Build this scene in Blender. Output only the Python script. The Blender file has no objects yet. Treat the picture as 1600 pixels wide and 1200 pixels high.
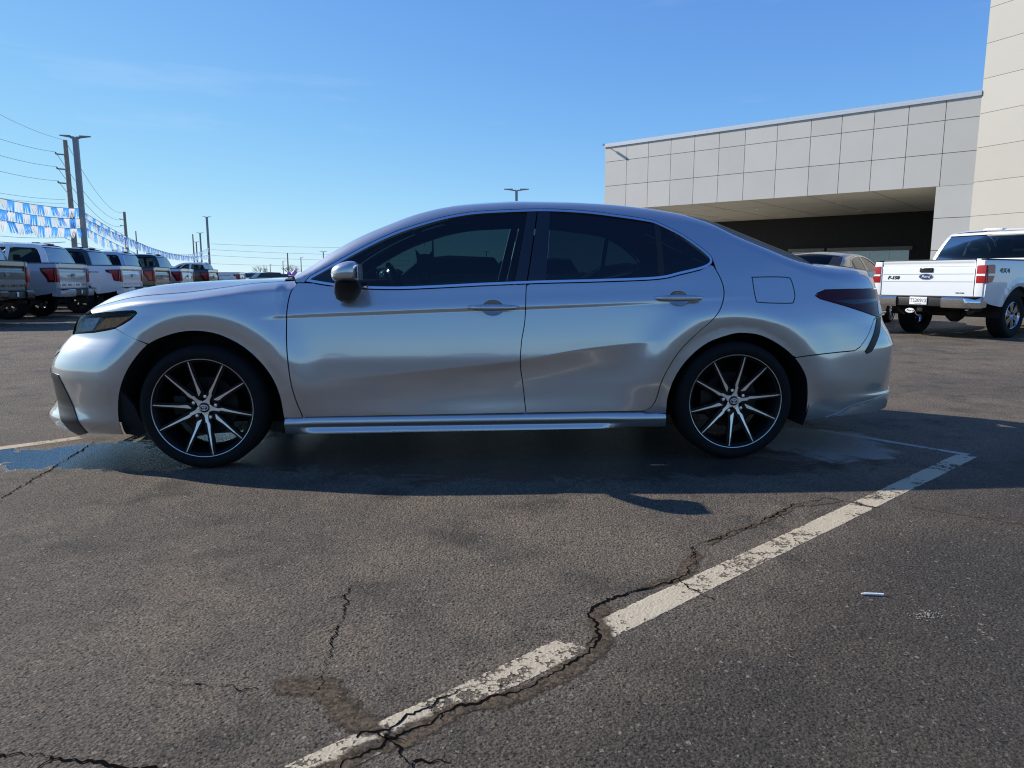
import bpy, bmesh, math, random
import numpy as np
from mathutils import Vector, Matrix
from mathutils.geometry import delaunay_2d_cdt
R_ = math.radians
random.seed(7)
scene = bpy.context.scene
COL = scene.collection

# ------------------------------------------------------------------ camera
cam_d = bpy.data.cameras.new('camera'); cam = bpy.data.objects.new('camera', cam_d); COL.objects.link(cam)
cam_d.sensor_width = 36.0; cam_d.lens = 36.0*1100/1600; cam_d.clip_start = .05; cam_d.clip_end = 6000
cam.location = (0, 0, .990); cam.rotation_euler = (R_(90-8.531), 0, 0)
scene.camera = cam

# ------------------------------------------------------------------ sky, sun, exposure
SUN_EL = 32.0; SUN_AZ = -70.5            # azimuth from +Y, negative = to the left
world = bpy.data.worlds.new('World'); scene.world = world; world.use_nodes = True
nt = world.node_tree; bg = nt.nodes['Background']
sky = nt.nodes.new('ShaderNodeTexSky'); sky.sky_type = 'NISHITA'; sky.sun_disc = False
sky.sun_elevation = R_(SUN_EL); sky.sun_rotation = R_(SUN_AZ)
sky.air_density = .6; sky.dust_density = 0.0; sky.ozone_density = 3.0; sky.altitude = 0
# faint high cirrus in the sky itself
tc = nt.nodes.new('ShaderNodeTexCoord'); mp = nt.nodes.new('ShaderNodeMapping')
mp.inputs['Scale'].default_value = (1.2, 1.2, 9.0); mp.inputs['Rotation'].default_value = (.16, .10, 0)
nz = nt.nodes.new('ShaderNodeTexNoise'); nz.inputs['Scale'].default_value = 2.2; nz.inputs['Detail'].default_value = 6; nz.inputs['Roughness'].default_value = .55
cr = nt.nodes.new('ShaderNodeValToRGB'); cr.color_ramp.elements[0].position = .60; cr.color_ramp.elements[1].position = .85
cr.color_ramp.elements[0].color = (0, 0, 0, 1); cr.color_ramp.elements[1].color = (.16, .16, .16, 1)
mx = nt.nodes.new('ShaderNodeMix'); mx.data_type = 'RGBA'
mx.inputs['B'].default_value = (5.2, 5.7, 6.4, 1)
nt.links.new(tc.outputs['Generated'], mp.inputs['Vector']); nt.links.new(mp.outputs['Vector'], nz.inputs['Vector'])
nt.links.new(nz.outputs['Fac'], cr.inputs['Fac']); nt.links.new(cr.outputs['Color'], mx.inputs['Factor'])
# camera-like response of the sky colours: per channel gain and a soft shoulder
SKY_K = .14
vm = nt.nodes.new('ShaderNodeVectorMath'); vm.operation = 'SCALE'; vm.inputs['Scale'].default_value = SKY_K; nt.links.new(sky.outputs['Color'], vm.inputs[0])
sp_ = nt.nodes.new('ShaderNodeSeparateXYZ'); cb_ = nt.nodes.new('ShaderNodeCombineXYZ'); nt.links.new(vm.outputs[0], sp_.inputs[0])
for i_, k_ in enumerate((1.19, 1.84, 3.4)):
    q_ = nt.nodes.new('ShaderNodeMath'); q_.operation = 'MULTIPLY'; q_.inputs[1].default_value = -k_; nt.links.new(sp_.outputs[i_], q_.inputs[0])
    p_ = nt.nodes.new('ShaderNodeMath'); p_.operation = 'POWER'; p_.inputs[0].default_value = math.e; nt.links.new(q_.outputs[0], p_.inputs[1])
    r_ = nt.nodes.new('ShaderNodeMath'); r_.operation = 'SUBTRACT'; r_.inputs[0].default_value = 1.0; nt.links.new(p_.outputs[0], r_.inputs[1])
    t_ = nt.nodes.new('ShaderNodeMath'); t_.operation = 'DIVIDE'; t_.inputs[1].default_value = SKY_K*1.27; nt.links.new(r_.outputs[0], t_.inputs[0]); nt.links.new(t_.outputs[0], cb_.inputs[i_])
nt.links.new(cb_.outputs[0], mx.inputs['A']); nt.links.new(mx.outputs['Result'], bg.inputs['Color'])
bg.inputs['Strength'].default_value = SKY_K
sun_d = bpy.data.lights.new('sun', 'SUN'); sun = bpy.data.objects.new('sun', sun_d); COL.objects.link(sun)
sun_d.energy = 4.9; sun_d.angle = R_(.53); sun_d.color = (1.0, .94, .85)
_az = R_(SUN_AZ); _el = R_(SUN_EL)
SUNDIR = Vector((math.sin(_az)*math.cos(_el), math.cos(_az)*math.cos(_el), math.sin(_el)))
sun.rotation_euler = SUNDIR.to_track_quat('Z', 'Y').to_euler()
sun.location = (-30, 12, 25)
scene.view_settings.view_transform = 'Standard'; scene.view_settings.look = 'None'
scene.view_settings.exposure = .35; scene.view_settings.gamma = 1.0
scene.render.engine = 'CYCLES'
scene.cycles.use_denoising = True; scene.cycles.denoising_prefilter = 'NONE'; scene.cycles.adaptive_threshold = .006; scene.cycles.sample_clamp_indirect = 6.0; scene.cycles.filter_width = 1.15; scene.cycles.max_bounces = 10; scene.cycles.transparent_max_bounces = 24; scene.cycles.caustics_reflective = False; scene.cycles.caustics_refractive = False

# ------------------------------------------------------------------ materials
def mat(name, color, rough=.5, metal=0., coat=0., coat_rough=.03, spec=.5, noise=.0, nscale=8., bump=0., bscale=60., emis=None):
    m = bpy.data.materials.new(name); m.use_nodes = True
    t = m.node_tree; b = t.nodes['Principled BSDF']
    b.inputs['Base Color'].default_value = (*color, 1); b.inputs['Roughness'].default_value = rough
    b.inputs['Metallic'].default_value = metal; b.inputs['Coat Weight'].default_value = coat
    b.inputs['Coat Roughness'].default_value = coat_rough; b.inputs['Specular IOR Level'].default_value = spec
    if noise or bump:
        c = t.nodes.new('ShaderNodeTexCoord')
    if noise:
        n = t.nodes.new('ShaderNodeTexNoise'); n.inputs['Scale'].default_value = nscale; n.inputs['Detail'].default_value = 5
        t.links.new(c.outputs['Object'], n.inputs['Vector'])
        r = t.nodes.new('ShaderNodeMapRange'); r.inputs['To Min'].default_value = 1-noise; r.inputs['To Max'].default_value = 1+noise
        r.inputs['From Min'].default_value = .25; r.inputs['From Max'].default_value = .75
        t.links.new(n.outputs['Fac'], r.inputs['Value'])
        v = t.nodes.new('ShaderNodeMix'); v.data_type = 'RGBA'; v.blend_type = 'MULTIPLY'; v.inputs['Factor'].default_value = 1
        v.inputs['A'].default_value = (*color, 1); t.links.new(r.outputs['Result'], v.inputs['B']); t.links.new(v.outputs['Result'], b.inputs['Base Color'])
    if bump:
        n2 = t.nodes.new('ShaderNodeTexNoise'); n2.inputs['Scale'].default_value = bscale; n2.inputs['Detail'].default_value = 4
        t.links.new(c.outputs['Object'], n2.inputs['Vector'])
        bb = t.nodes.new('ShaderNodeBump'); bb.inputs['Strength'].default_value = bump; bb.inputs['Distance'].default_value = .01
        t.links.new(n2.outputs['Fac'], bb.inputs['Height']); t.links.new(bb.outputs['Normal'], b.inputs['Normal'])
    if emis: b.inputs['Emission Color'].default_value = (*emis[:3], 1); b.inputs['Emission Strength'].default_value = emis[3]
    return m

def paint_metallic(name, color, rough=.22, flake=.02):
    """metallic lacquer: a tight and a wide flake lobe under one clear coat"""
    m = bpy.data.materials.new(name); m.use_nodes = True; t = m.node_tree; L = t.links.new; b = t.nodes['Principled BSDF']; o = t.nodes['Material Output']
    b2 = t.nodes.new('ShaderNodeBsdfPrincipled')
    c = t.nodes.new('ShaderNodeTexCoord'); v = t.nodes.new('ShaderNodeTexVoronoi'); v.inputs['Scale'].default_value = 900
    L(c.outputs['Object'], v.inputs['Vector'])
    r = t.nodes.new('ShaderNodeMapRange'); r.inputs['To Min'].default_value = 1-flake; r.inputs['To Max'].default_value = 1+flake
    L(v.outputs['Color'], r.inputs['Value'])
    x = t.nodes.new('ShaderNodeMix'); x.data_type = 'RGBA'; x.blend_type = 'MULTIPLY'; x.inputs['Factor'].default_value = 1
    x.inputs['A'].default_value = (*color, 1); L(r.outputs['Result'], x.inputs['B'])
    # thin road film: the clear coat is a little duller in large soft blotches
    n = t.nodes.new('ShaderNodeTexNoise'); n.inputs['Scale'].default_value = 2.5; n.inputs['Detail'].default_value = 8; n.inputs['Roughness'].default_value = .65
    L(c.outputs['Object'], n.inputs['Vector'])
    r2 = t.nodes.new('ShaderNodeMapRange'); r2.inputs['From Min'].default_value = .35; r2.inputs['From Max'].default_value = .8
    r2.inputs['To Min'].default_value = .006; r2.inputs['To Max'].default_value = .035
    L(n.outputs['Fac'], r2.inputs['Value'])
    for q, rg, w in ((b, rough, 1.0), (b2, .50, .86)):
        q.inputs['Metallic'].default_value = w; q.inputs['Roughness'].default_value = rg; q.inputs['Coat Weight'].default_value = 1.0; q.inputs['Coat IOR'].default_value = 1.6
        L(x.outputs['Result'], q.inputs['Base Color']); L(r2.outputs['Result'], q.inputs['Coat Roughness'])
    mxs = t.nodes.new('ShaderNodeMixShader'); mxs.inputs['Fac'].default_value = .55
    L(b.outputs['BSDF'], mxs.inputs[1]); L(b2.outputs['BSDF'], mxs.inputs[2]); L(mxs.outputs['Shader'], o.inputs['Surface'])
    return m

def glass(name, tint, refl=1.0):
    """thin pane: tinted see-through plus fresnel reflection"""
    m = bpy.data.materials.new(name); m.use_nodes = True; t = m.node_tree
    for n in list(t.nodes): t.nodes.remove(n)
    o = t.nodes.new('ShaderNodeOutputMaterial'); tr = t.nodes.new('ShaderNodeBsdfTransparent'); tr.inputs['Color'].default_value = (*tint, 1)
    g = t.nodes.new('ShaderNodeBsdfGlossy'); g.inputs['Roughness'].default_value = .004; g.inputs['Color'].default_value = (refl, refl, refl, 1)
    f = t.nodes.new('ShaderNodeFresnel'); f.inputs['IOR'].default_value = 1.52
    mxs = t.nodes.new('ShaderNodeMixShader')
    t.links.new(f.outputs['Fac'], mxs.inputs['Fac']); t.links.new(tr.outputs['BSDF'], mxs.inputs[1]); t.links.new(g.outputs['BSDF'], mxs.inputs[2])
    t.links.new(mxs.outputs['Shader'], o.inputs['Surface'])
    return m

M = dict(
    silver=paint_metallic('silver_paint', (.515, .525, .535), .15),
    black_gloss=mat('black_gloss', (.006, .006, .007), .12, 0, .6),
    black_trim=mat('black_trim', (.010, .010, .011), .5, noise=.2, nscale=30),
    liner=mat('wheel_liner', (.006, .006, .006), .85, noise=.3, nscale=14),
    cabin=mat('cabin_cloth', (.012, .012, .014), .85, noise=.2, nscale=25),
    cabin_light=mat('headliner', (.05, .052, .055), .9, noise=.1, nscale=40),
    chrome=mat('chrome', (.75, .76, .78), .12, 1.0, noise=.03, nscale=50),
    machined=mat('machined_alloy', (.86, .85, .83), .30, .85, .3, noise=.05, nscale=120),
    wheel_black=mat('wheel_black', (.004, .004, .005), .5, 0, .0, spec=.25, noise=.2, nscale=30),
    tyre=mat('tyre_rubber', (.006, .006, .0065), .8, spec=.25, noise=.35, nscale=35, bump=.15, bscale=180),
    disc=mat('brake_disc', (.012, .011, .011), .5, .6, noise=.15, nscale=60),
    tint=glass('tinted_glass', (.14, .21, .22), .85),
    tint_dark=glass('privacy_glass', (.075, .11, .125)),
    tint_truck=glass('truck_glass', (.16, .21, .20), .45),
    rear_glass=glass('rear_screen_glass', (.05, .07, .08), .22),
    clear=glass('windscreen_glass', (.55, .68, .66)),
    lamp_clear=glass('lamp_lens', (.97, .98, .98), .30),
    lamp_smoke=glass('smoked_lens', (.16, .05, .07)),
    amber=mat('amber_lens', (.95, .36, .10), .4, 0, .1, noise=.35, nscale=55),
    red=mat('red_lens', (.34, .012, .014), .28, 0, .15, noise=.35, nscale=60),
    darkred=mat('dark_red_lens', (.060, .004, .010), .18, 0, .0, spec=.3, noise=.4, nscale=40),
    reflector=mat('lamp_reflector', (.75, .76, .78), .22, .7, noise=.45, nscale=70, bump=.6, bscale=90),
    lamp_white=mat('clear_lens', (.80, .80, .80), .15, 0, 1.0, noise=.45, nscale=70, bump=.6, bscale=90),
    white=mat('white_paint', (.78, .79, .78), .35, 0, 1.0, .02, noise=.03, nscale=4),
)

# ------------------------------------------------------------------ mesh helpers
def link(o, parent=None):
    COL.objects.link(o)
    if parent is not None: o.parent = parent
    return o
def tag(o, label=None, cat=None, group=None, kind=None):
    if label: o['label'] = label
    if cat: o['category'] = cat
    if group: o['group'] = group
    if kind: o['kind'] = kind
    return o
def empty(name, loc, rz=0., label=None, cat=None, group=None):
    o = bpy.data.objects.new(name, None); o.empty_display_size = .2; o.location = loc; o.rotation_euler = (0, 0, rz)
    COL.objects.link(o); return tag(o, label, cat, group)
class MB:
    """collects simple solids into one mesh"""
    def __init__(s): s.v = []; s.f = []; s.sm = []
    def add(s, vs, fs, smooth=False):
        b = len(s.v); s.v += [tuple(p) for p in vs]; s.f += [tuple(i+b for i in f) for f in fs]; s.sm += [smooth]*len(fs)
    def box(s, a, b, bev=0.):
        (x0, y0, z0), (x1, y1, z1) = a, b
        if bev <= 0:
            s.add([(x0,y0,z0),(x1,y0,z0),(x1,y1,z0),(x0,y1,z0),(x0,y0,z1),(x1,y0,z1),(x1,y1,z1),(x0,y1,z1)],
                  [(3,2,1,0),(4,5,6,7),(0,1,5,4),(1,2,6,5),(2,3,7,6),(3,0,4,7)])
        else:
            bm = bmesh.new(); bmesh.ops.create_cube(bm, size=1)
            for v in bm.verts: v.co = Vector(((x0+x1)/2+v.co.x*(x1-x0), (y0+y1)/2+v.co.y*(y1-y0), (z0+z1)/2+v.co.z*(z1-z0)))
            bmesh.ops.bevel(bm, geom=bm.edges[:], offset=bev, segments=3, profile=.5, affect='EDGES')
            s.bm(bm, True)
    def bm(s, bm, smooth=False):
        bm.verts.ensure_lookup_table(); bm.verts.index_update()
        s.add([v.co[:] for v in bm.verts], [[v.index for v in f.verts] for f in bm.faces], smooth); bm.free()
    def tube(s, pts, r, n=8, closed=False, cap=True, flat=1.0):
        pts = [Vector(p) for p in pts]; k = len(pts); rs = r if hasattr(r, '__len__') else [r]*k
        vs = []; up = Vector((0, 0, 1)); prev = None
        for i, p in enumerate(pts):
            a = pts[(i-1) % k] if (closed or i > 0) else p; b = pts[(i+1) % k] if (closed or i < k-1) else p
            d = (b-a).normalized() if (b-a).length > 1e-9 else Vector((0,0,1))
            if prev is None: e = d.cross(up if abs(d.z) < .95 else Vector((0,1,0))).normalized()
            else: e = (prev-d*prev.dot(d)).normalized()
            prev = e; g = d.cross(e)
            for j in range(n):
                t = 2*math.pi*j/n; vs.append(p+e*math.cos(t)*rs[i]+g*math.sin(t)*rs[i]*flat)
        fs = []
        for i in range(k if closed else k-1):
            for j in range(n):
                fs.append((i*n+j, i*n+(j+1) % n, ((i+1) % k)*n+(j+1) % n, ((i+1) % k)*n+j))
        if cap and not closed: fs += [tuple(range(n))[::-1], tuple((k-1)*n+j for j in range(n))]
        s.add(vs, fs, True)
    def lathe(s, prof, n=64, axis='y', c=(0,0,0), smooth=True):
        """prof: (r, h) list revolved about axis"""
        vs = []; fs = []; k = len(prof)
        for i in range(n):
            t = 2*math.pi*i/n; ct, st = math.cos(t), math.sin(t)
            for r, hh in prof:
                p = (r*ct, hh, r*st) if axis == 'y' else (r*ct, r*st, hh) if axis == 'z' else (hh, r*ct, r*st)
                vs.append((p[0]+c[0], p[1]+c[1], p[2]+c[2]))
        for i in range(n):
            for j in range(k-1):
                fs.append((i*k+j, i*k+j+1, ((i+1) % n)*k+j+1, ((i+1) % n)*k+j))
        s.add(vs, fs, smooth)
    def prism(s, poly, h0, h1, f):
        """poly 2D list, extruded between h0 and h1; f(u,w,h)->xyz"""
        n = len(poly); vs = [f(u, w, h0) for u, w in poly]+[f(u, w, h1) for u, w in poly]
        s.add(vs, [tuple(range(n)), tuple(range(2*n-1, n-1, -1))]+[(i, i+n, (i+1) % n+n, (i+1) % n) for i in range(n)])
    def build(s, name, m, parent=None, auto=True, angle=35):
        me = bpy.data.meshes.new(name); me.from_pydata(s.v, [], s.f)
        bm = bmesh.new(); bm.from_mesh(me); bmesh.ops.recalc_face_normals(bm, faces=bm.faces[:]); bm.to_mesh(me); bm.free()
        me.polygons.foreach_set('use_smooth', s.sm); 
        if any(s.sm): me.set_sharp_from_angle(angle=R_(angle))
        me.materials.append(m); o = bpy.data.objects.new(name, me); return link(o, parent)

def in_poly(P, poly):
    x, y = P[:, 0], P[:, 1]; q = np.asarray(poly); r = np.roll(q, -1, 0); c = np.zeros(len(P), bool)
    for (x0, y0), (x1, y1) in zip(q, r):
        if y0 == y1: continue
        m = (y0 > y) != (y1 > y); c ^= m & (x < (x1-x0)*(y-y0)/(y1-y0)+x0)
    return c
def densify(poly, d, closed=True):
    out = []; n = len(poly)
    for i in range(n if closed else n-1):
        a = np.array(poly[i], float); b = np.array(poly[(i+1) % n], float); k = max(1, int(math.ceil(np.linalg.norm(b-a)/d)))
        for j in range(k): out.append(tuple(a+(b-a)*j/k))
    if not closed: out.append(tuple(poly[-1]))
    return out
def smooth_poly(pts, k=6, closed=False):
    """Catmull-Rom through pts"""
    P = [np.array(p, float) for p in pts]; n = len(P); out = []
    for i in range(n if closed else n-1):
        p0 = P[i-1] if (closed or i > 0) else P[i]*2-P[i+1]; p1 = P[i]; p2 = P[(i+1) % n]
        p3 = P[(i+2) % n] if (closed or i < n-2) else P[i+1]*2-P[i]
        for j in range(k):
            t = j/k; out.append(tuple(.5*((2*p1)+(-p0+p2)*t+(2*p0-5*p1+4*p2-p3)*t*t+(-p0+3*p1-3*p2+p3)*t**3)))
    if not closed: out.append(tuple(P[-1]))
    return out
def area2(p):
    p = np.asarray(p); q = np.roll(p, -1, 0); return float((p[:, 0]*q[:, 1]-q[:, 0]*p[:, 1]).sum())
def offset(poly, d):
    """move a closed polygon outwards by d (negative: inwards)"""
    p = np.asarray(poly, float)
    keep = np.linalg.norm(np.roll(p, -1, 0)-p, axis=1) > 1e-6; p = p[keep]
    s = 1 if area2(p) > 0 else -1
    a = p-np.roll(p, 1, 0); b = np.roll(p, -1, 0)-p
    na = np.stack([a[:, 1], -a[:, 0]], 1); nb = np.stack([b[:, 1], -b[:, 0]], 1)
    na /= np.linalg.norm(na, axis=1, keepdims=True); nb /= np.linalg.norm(nb, axis=1, keepdims=True)
    m = na+nb; l = np.maximum((m*m).sum(1, keepdims=True), .7)
    return [tuple(q) for q in p+s*d*2*m/l]
def panel(name, outline, func, m, parent, side=-1, holes=(), su=.03, sw=.015, flange=.012, off=0., edge=.014, lines=()):
    """flat outline in (u,w), filled with a fine mesh and laid on the surface func(u,w); folded-in edges of depth flange"""
    loops = [densify(outline, edge)]+[densify(hh, edge) for hh in holes]
    B = np.concatenate([np.array(l) for l in loops]); edges = []; b = 0
    for l in loops:
        n = len(l); edges += [(b+i, b+(i+1) % n) for i in range(n)]; b += n
    lo = B.min(0); hi = B.max(0)
    for ln_ in lines:                      # feature lines: rows of points kept in the mesh so that creases stay clean
        q = np.array(densify(ln_, edge*1.4, closed=False)); ok = in_poly(q, loops[0])
        for l in loops[1:]: ok &= ~in_poly(q, l)
        d2 = np.sqrt(((q[:, None, :]-B[None, :, :])**2).sum(-1)).min(1); ok &= d2 > .004
        st_ = len(B); B = np.concatenate([B, q[ok]]); idx = np.nonzero(ok)[0]
        edges += [(st_+i, st_+i+1) for i in range(len(idx)-1) if idx[i+1] == idx[i]+1]
    g = np.stack(np.meshgrid(np.arange(lo[0]+su/2, hi[0], su), np.arange(lo[1]+sw/2, hi[1], sw)), -1).reshape(-1, 2)
    def inside(P):
        c = in_poly(P, loops[0])
        for l in loops[1:]: c &= ~in_poly(P, l)
        return c
    if len(g):
        g = g[inside(g)]
        if len(g):
            dm = np.full(len(g), 9.)
            for k in range(0, len(B), 400): dm = np.minimum(dm, np.sqrt(((g[:, None, :]-B[None, k:k+400, :])**2).sum(-1)).min(1))
            g = g[dm > .5*min(su, sw)]
    V = np.concatenate([B, g]) if len(g) else B
    sc = np.array([sw/su if False else 1., 1.])
    ov, oe, of, *_ = delaunay_2d_cdt([Vector((float(p[0]), float(p[1]))) for p in V], edges, [], 0, 1e-7)
    P = np.array([(v.x, v.y) for v in ov]); T = np.array([list(f) for f in of if len(f) == 3])
    T = T[inside(P[T].mean(1))]
    A = P[T]; ar = (A[:, 1, 0]-A[:, 0, 0])*(A[:, 2, 1]-A[:, 0, 1])-(A[:, 1, 1]-A[:, 0, 1])*(A[:, 2, 0]-A[:, 0, 0])
    T = T[np.abs(ar) > 1e-10]; ar = ar[np.abs(ar) > 1e-10]; T[ar < 0] = T[ar < 0][:, ::-1]
    used = np.unique(T); rm = np.full(len(P), -1); rm[used] = np.arange(len(used)); P = P[used]; T = rm[T]
    e = 6e-4
    def ev(p): return np.stack(func(p[:, 0], p[:, 1]), 1)
    X = ev(P); du = ev(P+[e, 0])-ev(P-[e, 0]); dw = ev(P+[0, e])-ev(P-[0, e])
    X[:, 1] *= -1; du[:, 1] *= -1; dw[:, 1] *= -1
    N = np.cross(du, dw); N /= np.maximum(np.linalg.norm(N, axis=1, keepdims=True), 1e-12)
    X = X+N*off
    if side > 0: X[:, 1] *= -1; N[:, 1] *= -1; T = T[:, ::-1]
    faces = [tuple(int(i) for i in t) for t in T]; ln = [tuple(N[i]) for t in T for i in t]
    verts = [tuple(p) for p in X]
    if flange:
        cnt = {}
        for t in faces:
            for i in range(3):
                a, b = t[i], t[(i+1) % 3]; kk = (min(a, b), max(a, b)); cnt[kk] = None if kk in cnt else (a, b)
        mp_ = {}
        def fv(i):
            if i not in mp_: mp_[i] = len(verts); verts.append(tuple(X[i])); verts.append(tuple(X[i]-N[i]*flange))
            return mp_[i]
        for kk, ab in cnt.items():
            if ab is None: continue
            a, b = ab; ia, ib = fv(a), fv(b); faces.append((ib, ia, ia+1, ib+1))
            d = X[b]-X[a]; fn = np.cross(d, N[a]); fn = fn/max(np.linalg.norm(fn), 1e-12); ln += [tuple(fn)]*4
    me = bpy.data.meshes.new(name); me.from_pydata(verts, [], faces)
    me.polygons.foreach_set('use_smooth', [True]*len(faces)); me.normals_split_custom_set(ln)
    me.materials.append(m); o = bpy.data.objects.new(name, me)
    return link(o, parent)
_txt = {}
def text_mesh(name, body, height, m, parent, matrix, extrude=.002, shear=0., sx=1.0, bold=0.):
    cu = bpy.data.curves.new('lettering', 'FONT'); cu.body = body; cu.size = 1; cu.extrude = extrude/height; cu.shear = shear
    cu.align_x = 'CENTER'; cu.align_y = 'CENTER'; cu.offset = bold; cu.resolution_u = 3
    to = bpy.data.objects.new('lettering', cu); COL.objects.link(to); dg = bpy.context.evaluated_depsgraph_get()
    me = bpy.data.meshes.new_from_object(to.evaluated_get(dg)); bpy.data.objects.remove(to); bpy.data.curves.remove(cu)
    me.transform(Matrix.Diagonal((height*sx/.70, height/.70, height, 1))); me.transform(matrix)
    me.name = name; me.materials.clear(); me.materials.append(m); o = bpy.data.objects.new(name, me); return link(o, parent)
def frame(origin, xdir, ydir):
    x = Vector(xdir).normalized(); y = Vector(ydir).normalized(); z = x.cross(y)
    mm = Matrix((x, y, z)).transposed().to_4x4(); mm.translation = Vector(origin); return mm

# ------------------------------------------------------------------ body surface of the silver sedan (local: x rearwards, y half width, z up)
def pch(xs,ys):
    xs=np.array(xs,float);ys=np.array(ys,float)
    h=np.diff(xs);d=np.diff(ys)/h;n=len(xs);m=np.zeros(n)
    m[0]=d[0];m[-1]=d[-1]
    for i in range(1,n-1):
        if d[i-1]*d[i]>0:
            w1=2*h[i]+h[i-1];w2=h[i]+2*h[i-1];m[i]=(w1+w2)/(w1/d[i-1]+w2/d[i])
    def e(x):
        x=np.clip(np.asarray(x,float),xs[0],xs[-1]);i=np.clip(np.searchsorted(xs,x)-1,0,n-2)
        t=(x-xs[i])/h[i]
        return (2*t**3-3*t**2+1)*ys[i]+(t**3-2*t**2+t)*h[i]*m[i]+(-2*t**3+3*t**2)*ys[i+1]+(t**3-t**2)*h[i]*m[i+1]
    return e
def sst(a,b,x):
    t=np.clip((np.asarray(x,float)-a)/(b-a),0,1);return t*t*(3-2*t)
def softmin(a,b,k):
    h=np.clip(.5+.5*(b-a)/k,0,1);return b*(1-h)+a*h-k*h*(1-h)
ybase=pch([.10,.15,.19,.25,.35,.45,.55,.65,.75,.85,.93,1.0,1.1,1.3],[.825,.852,.870,.889,.901,.9085,.9090,.9035,.894,.881,.866,.848,.815,.74])
zcrease=pch([-1.1,-.85,-.41,.236,.577,1.014,1.2],[.43,.458,.501,.567,.621,.668,.69])
zchar=pch([-1.1,-.966,-.513,-.041,.269,.938,1.319,1.6],[.79,.80,.817,.833,.841,.867,.886,.896])
xf=pch([.12,.147,.206,.241,.295,.34,.383,.43,.477,.515,.581,.617,.654,.692,.737,.765,.80],[-2.285,-2.362,-2.459,-2.468,-2.430,-2.412,-2.413,-2.417,-2.426,-2.422,-2.389,-2.364,-2.331,-2.298,-2.283,-2.268,-2.245])
xr=pch([.15,.245,.339,.363,.426,.607,.662,.75,.955,1.026],[2.50,2.541,2.561,2.548,2.552,2.561,2.540,2.494,2.471,2.462])
Lf,Lr,pf,pr=.74,.60,2.6,2.7
def endc(x,z):
    zz=np.clip(z,.12,.80);t=np.clip((x-xf(zz))/Lf,1e-6,1)
    c=(1-(1-t)**pf)**(1/pf)
    zz=np.clip(z,.15,1.0);t=np.clip((xr(zz)-x)/Lr,1e-6,1)
    return c*(1-(1-t)**pr)**(1/pr)
def S0(x,z):
    x=np.asarray(x,float);z=np.asarray(z,float)
    y=ybase(z)-.006*(x/1.4)**2
    # door carve under the crease
    zc=zcrease(x);m=sst(-1.0,.15,x)*(1-sst(.72,1.06,x))
    s=np.clip((zc-z)/(zc-.275),0,1)
    g=np.sin(np.pi*s**.85);g=g*(s/(s+.03))
    y=y-.022*m*g
    # arch flares
    for cx in (-1.4125,1.4155):
        r=np.hypot(x-cx,z-.325);k=np.clip((.51-r)/.10,0,1)
        y=y+.014*np.exp(-((r-.50)/.10)**2)*sst(.2,.5,z)-.0085*k*k
    # character line
    dz=z-zchar(x);m=sst(-1.15,-.95,x)*(1-sst(1.35,1.62,x))
    y=y+m*.0055*(sst(-.018,.008,dz)-sst(.008,.085,dz))
    # greenhouse lean
    yl=.866-.022*((x-.2)/1.1)**2-.40*(z-.95)-.35*(z-.95)*np.abs(z-.95)+1.0*(1-sst(-1.25,-.98,x))
    return softmin(y,yl,.03)
def S(x,z): return S0(x,z)*endc(x,z)
zT0c=pch([-1.3,-.95,-.87,-.739,-.633,-.523,-.412,-.3,-.184,-.069,.046,.27,.424,.612,.789,.966,1.136,1.33,1.5,1.667,1.843,1.93,2.03,2.2,2.5],
 [.90,.972,1.003,1.070,1.130,1.19,1.242,1.282,1.317,1.341,1.356,1.368,1.370,1.364,1.346,1.318,1.275,1.205,1.135,1.073,1.008,.985,.965,.945,.93])
zSc=pch([-1.3,-1.0,-.87,-.744,-.614,-.458,-.301,-.127,.048,.285,.499,.738,.975,1.215,1.333,1.50,1.674,1.856,1.948,2.067,2.217,2.345,2.5],
 [.90,.985,1.05,1.134,1.209,1.279,1.340,1.382,1.401,1.413,1.412,1.403,1.380,1.340,1.318,1.248,1.175,1.096,1.064,1.047,1.039,1.029,1.012])
zCr=pch([1.0,1.2,1.33,1.45,1.6,1.75,1.9,2.05,2.2,2.4],[1.412,1.397,1.380,1.356,1.302,1.244,1.184,1.112,1.078,1.06])
# upper surfaces: z of the fender crest (y .74), of the bonnet plateau, of the glass-house
zHg=pch([-2.4,-2.3,-2.12,-1.93,-1.745,-1.484,-1.3,-1.15,-.95],[.69,.745,.815,.862,.898,.921,.945,.965,.978])
zHp=pch([-2.4,-2.30,-2.25,-2.214,-2.127,-2.06,-1.965,-1.832,-1.682,-1.493,-1.266,-1.161,-.95],[.70,.735,.762,.784,.826,.858,.901,.934,.958,.972,.983,.988,.990])
def zT0h(x): return zHg(x)-.055
def _crv(y0, z0, sl, Y, Z, v):
    """y0,z0 start point with slope sl (dy/dz); Y,Z lists of 4 further points to the centre line"""
    Y = [y0]+Y; Z = [z0]+Z; k = np.clip(v.astype(int), 0, 3); t = v-k
    Ya = np.stack(Y); Za = np.stack(Z); n = np.arange(len(v))
    L = np.hypot(Ya[1]-Ya[0], Za[1]-Za[0]); q = np.sqrt(1+sl*sl)
    MY = [L*sl/q]; MZ = [L/q]
    for j in (1, 2, 3): MY.append((Ya[j+1]-Ya[j-1])/2); MZ.append((Za[j+1]-Za[j-1])/2)
    MY.append(-(Ya[3])*1.0); MZ.append(0*Ya[3]); MY = np.stack(MY); MZ = np.stack(MZ)
    h0 = 2*t**3-3*t**2+1; h1 = t**3-2*t**2+t; h2 = -2*t**3+3*t**2; h3 = t**3-t**2
    return (h0*Ya[k, n]+h1*MY[k, n]+h2*Ya[k+1, n]+h3*MY[k+1, n], h0*Za[k, n]+h1*MZ[k, n]+h2*Za[k+1, n]+h3*MZ[k+1, n])
def _xfc(w): return xf(np.clip(w, .12, .80))
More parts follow.
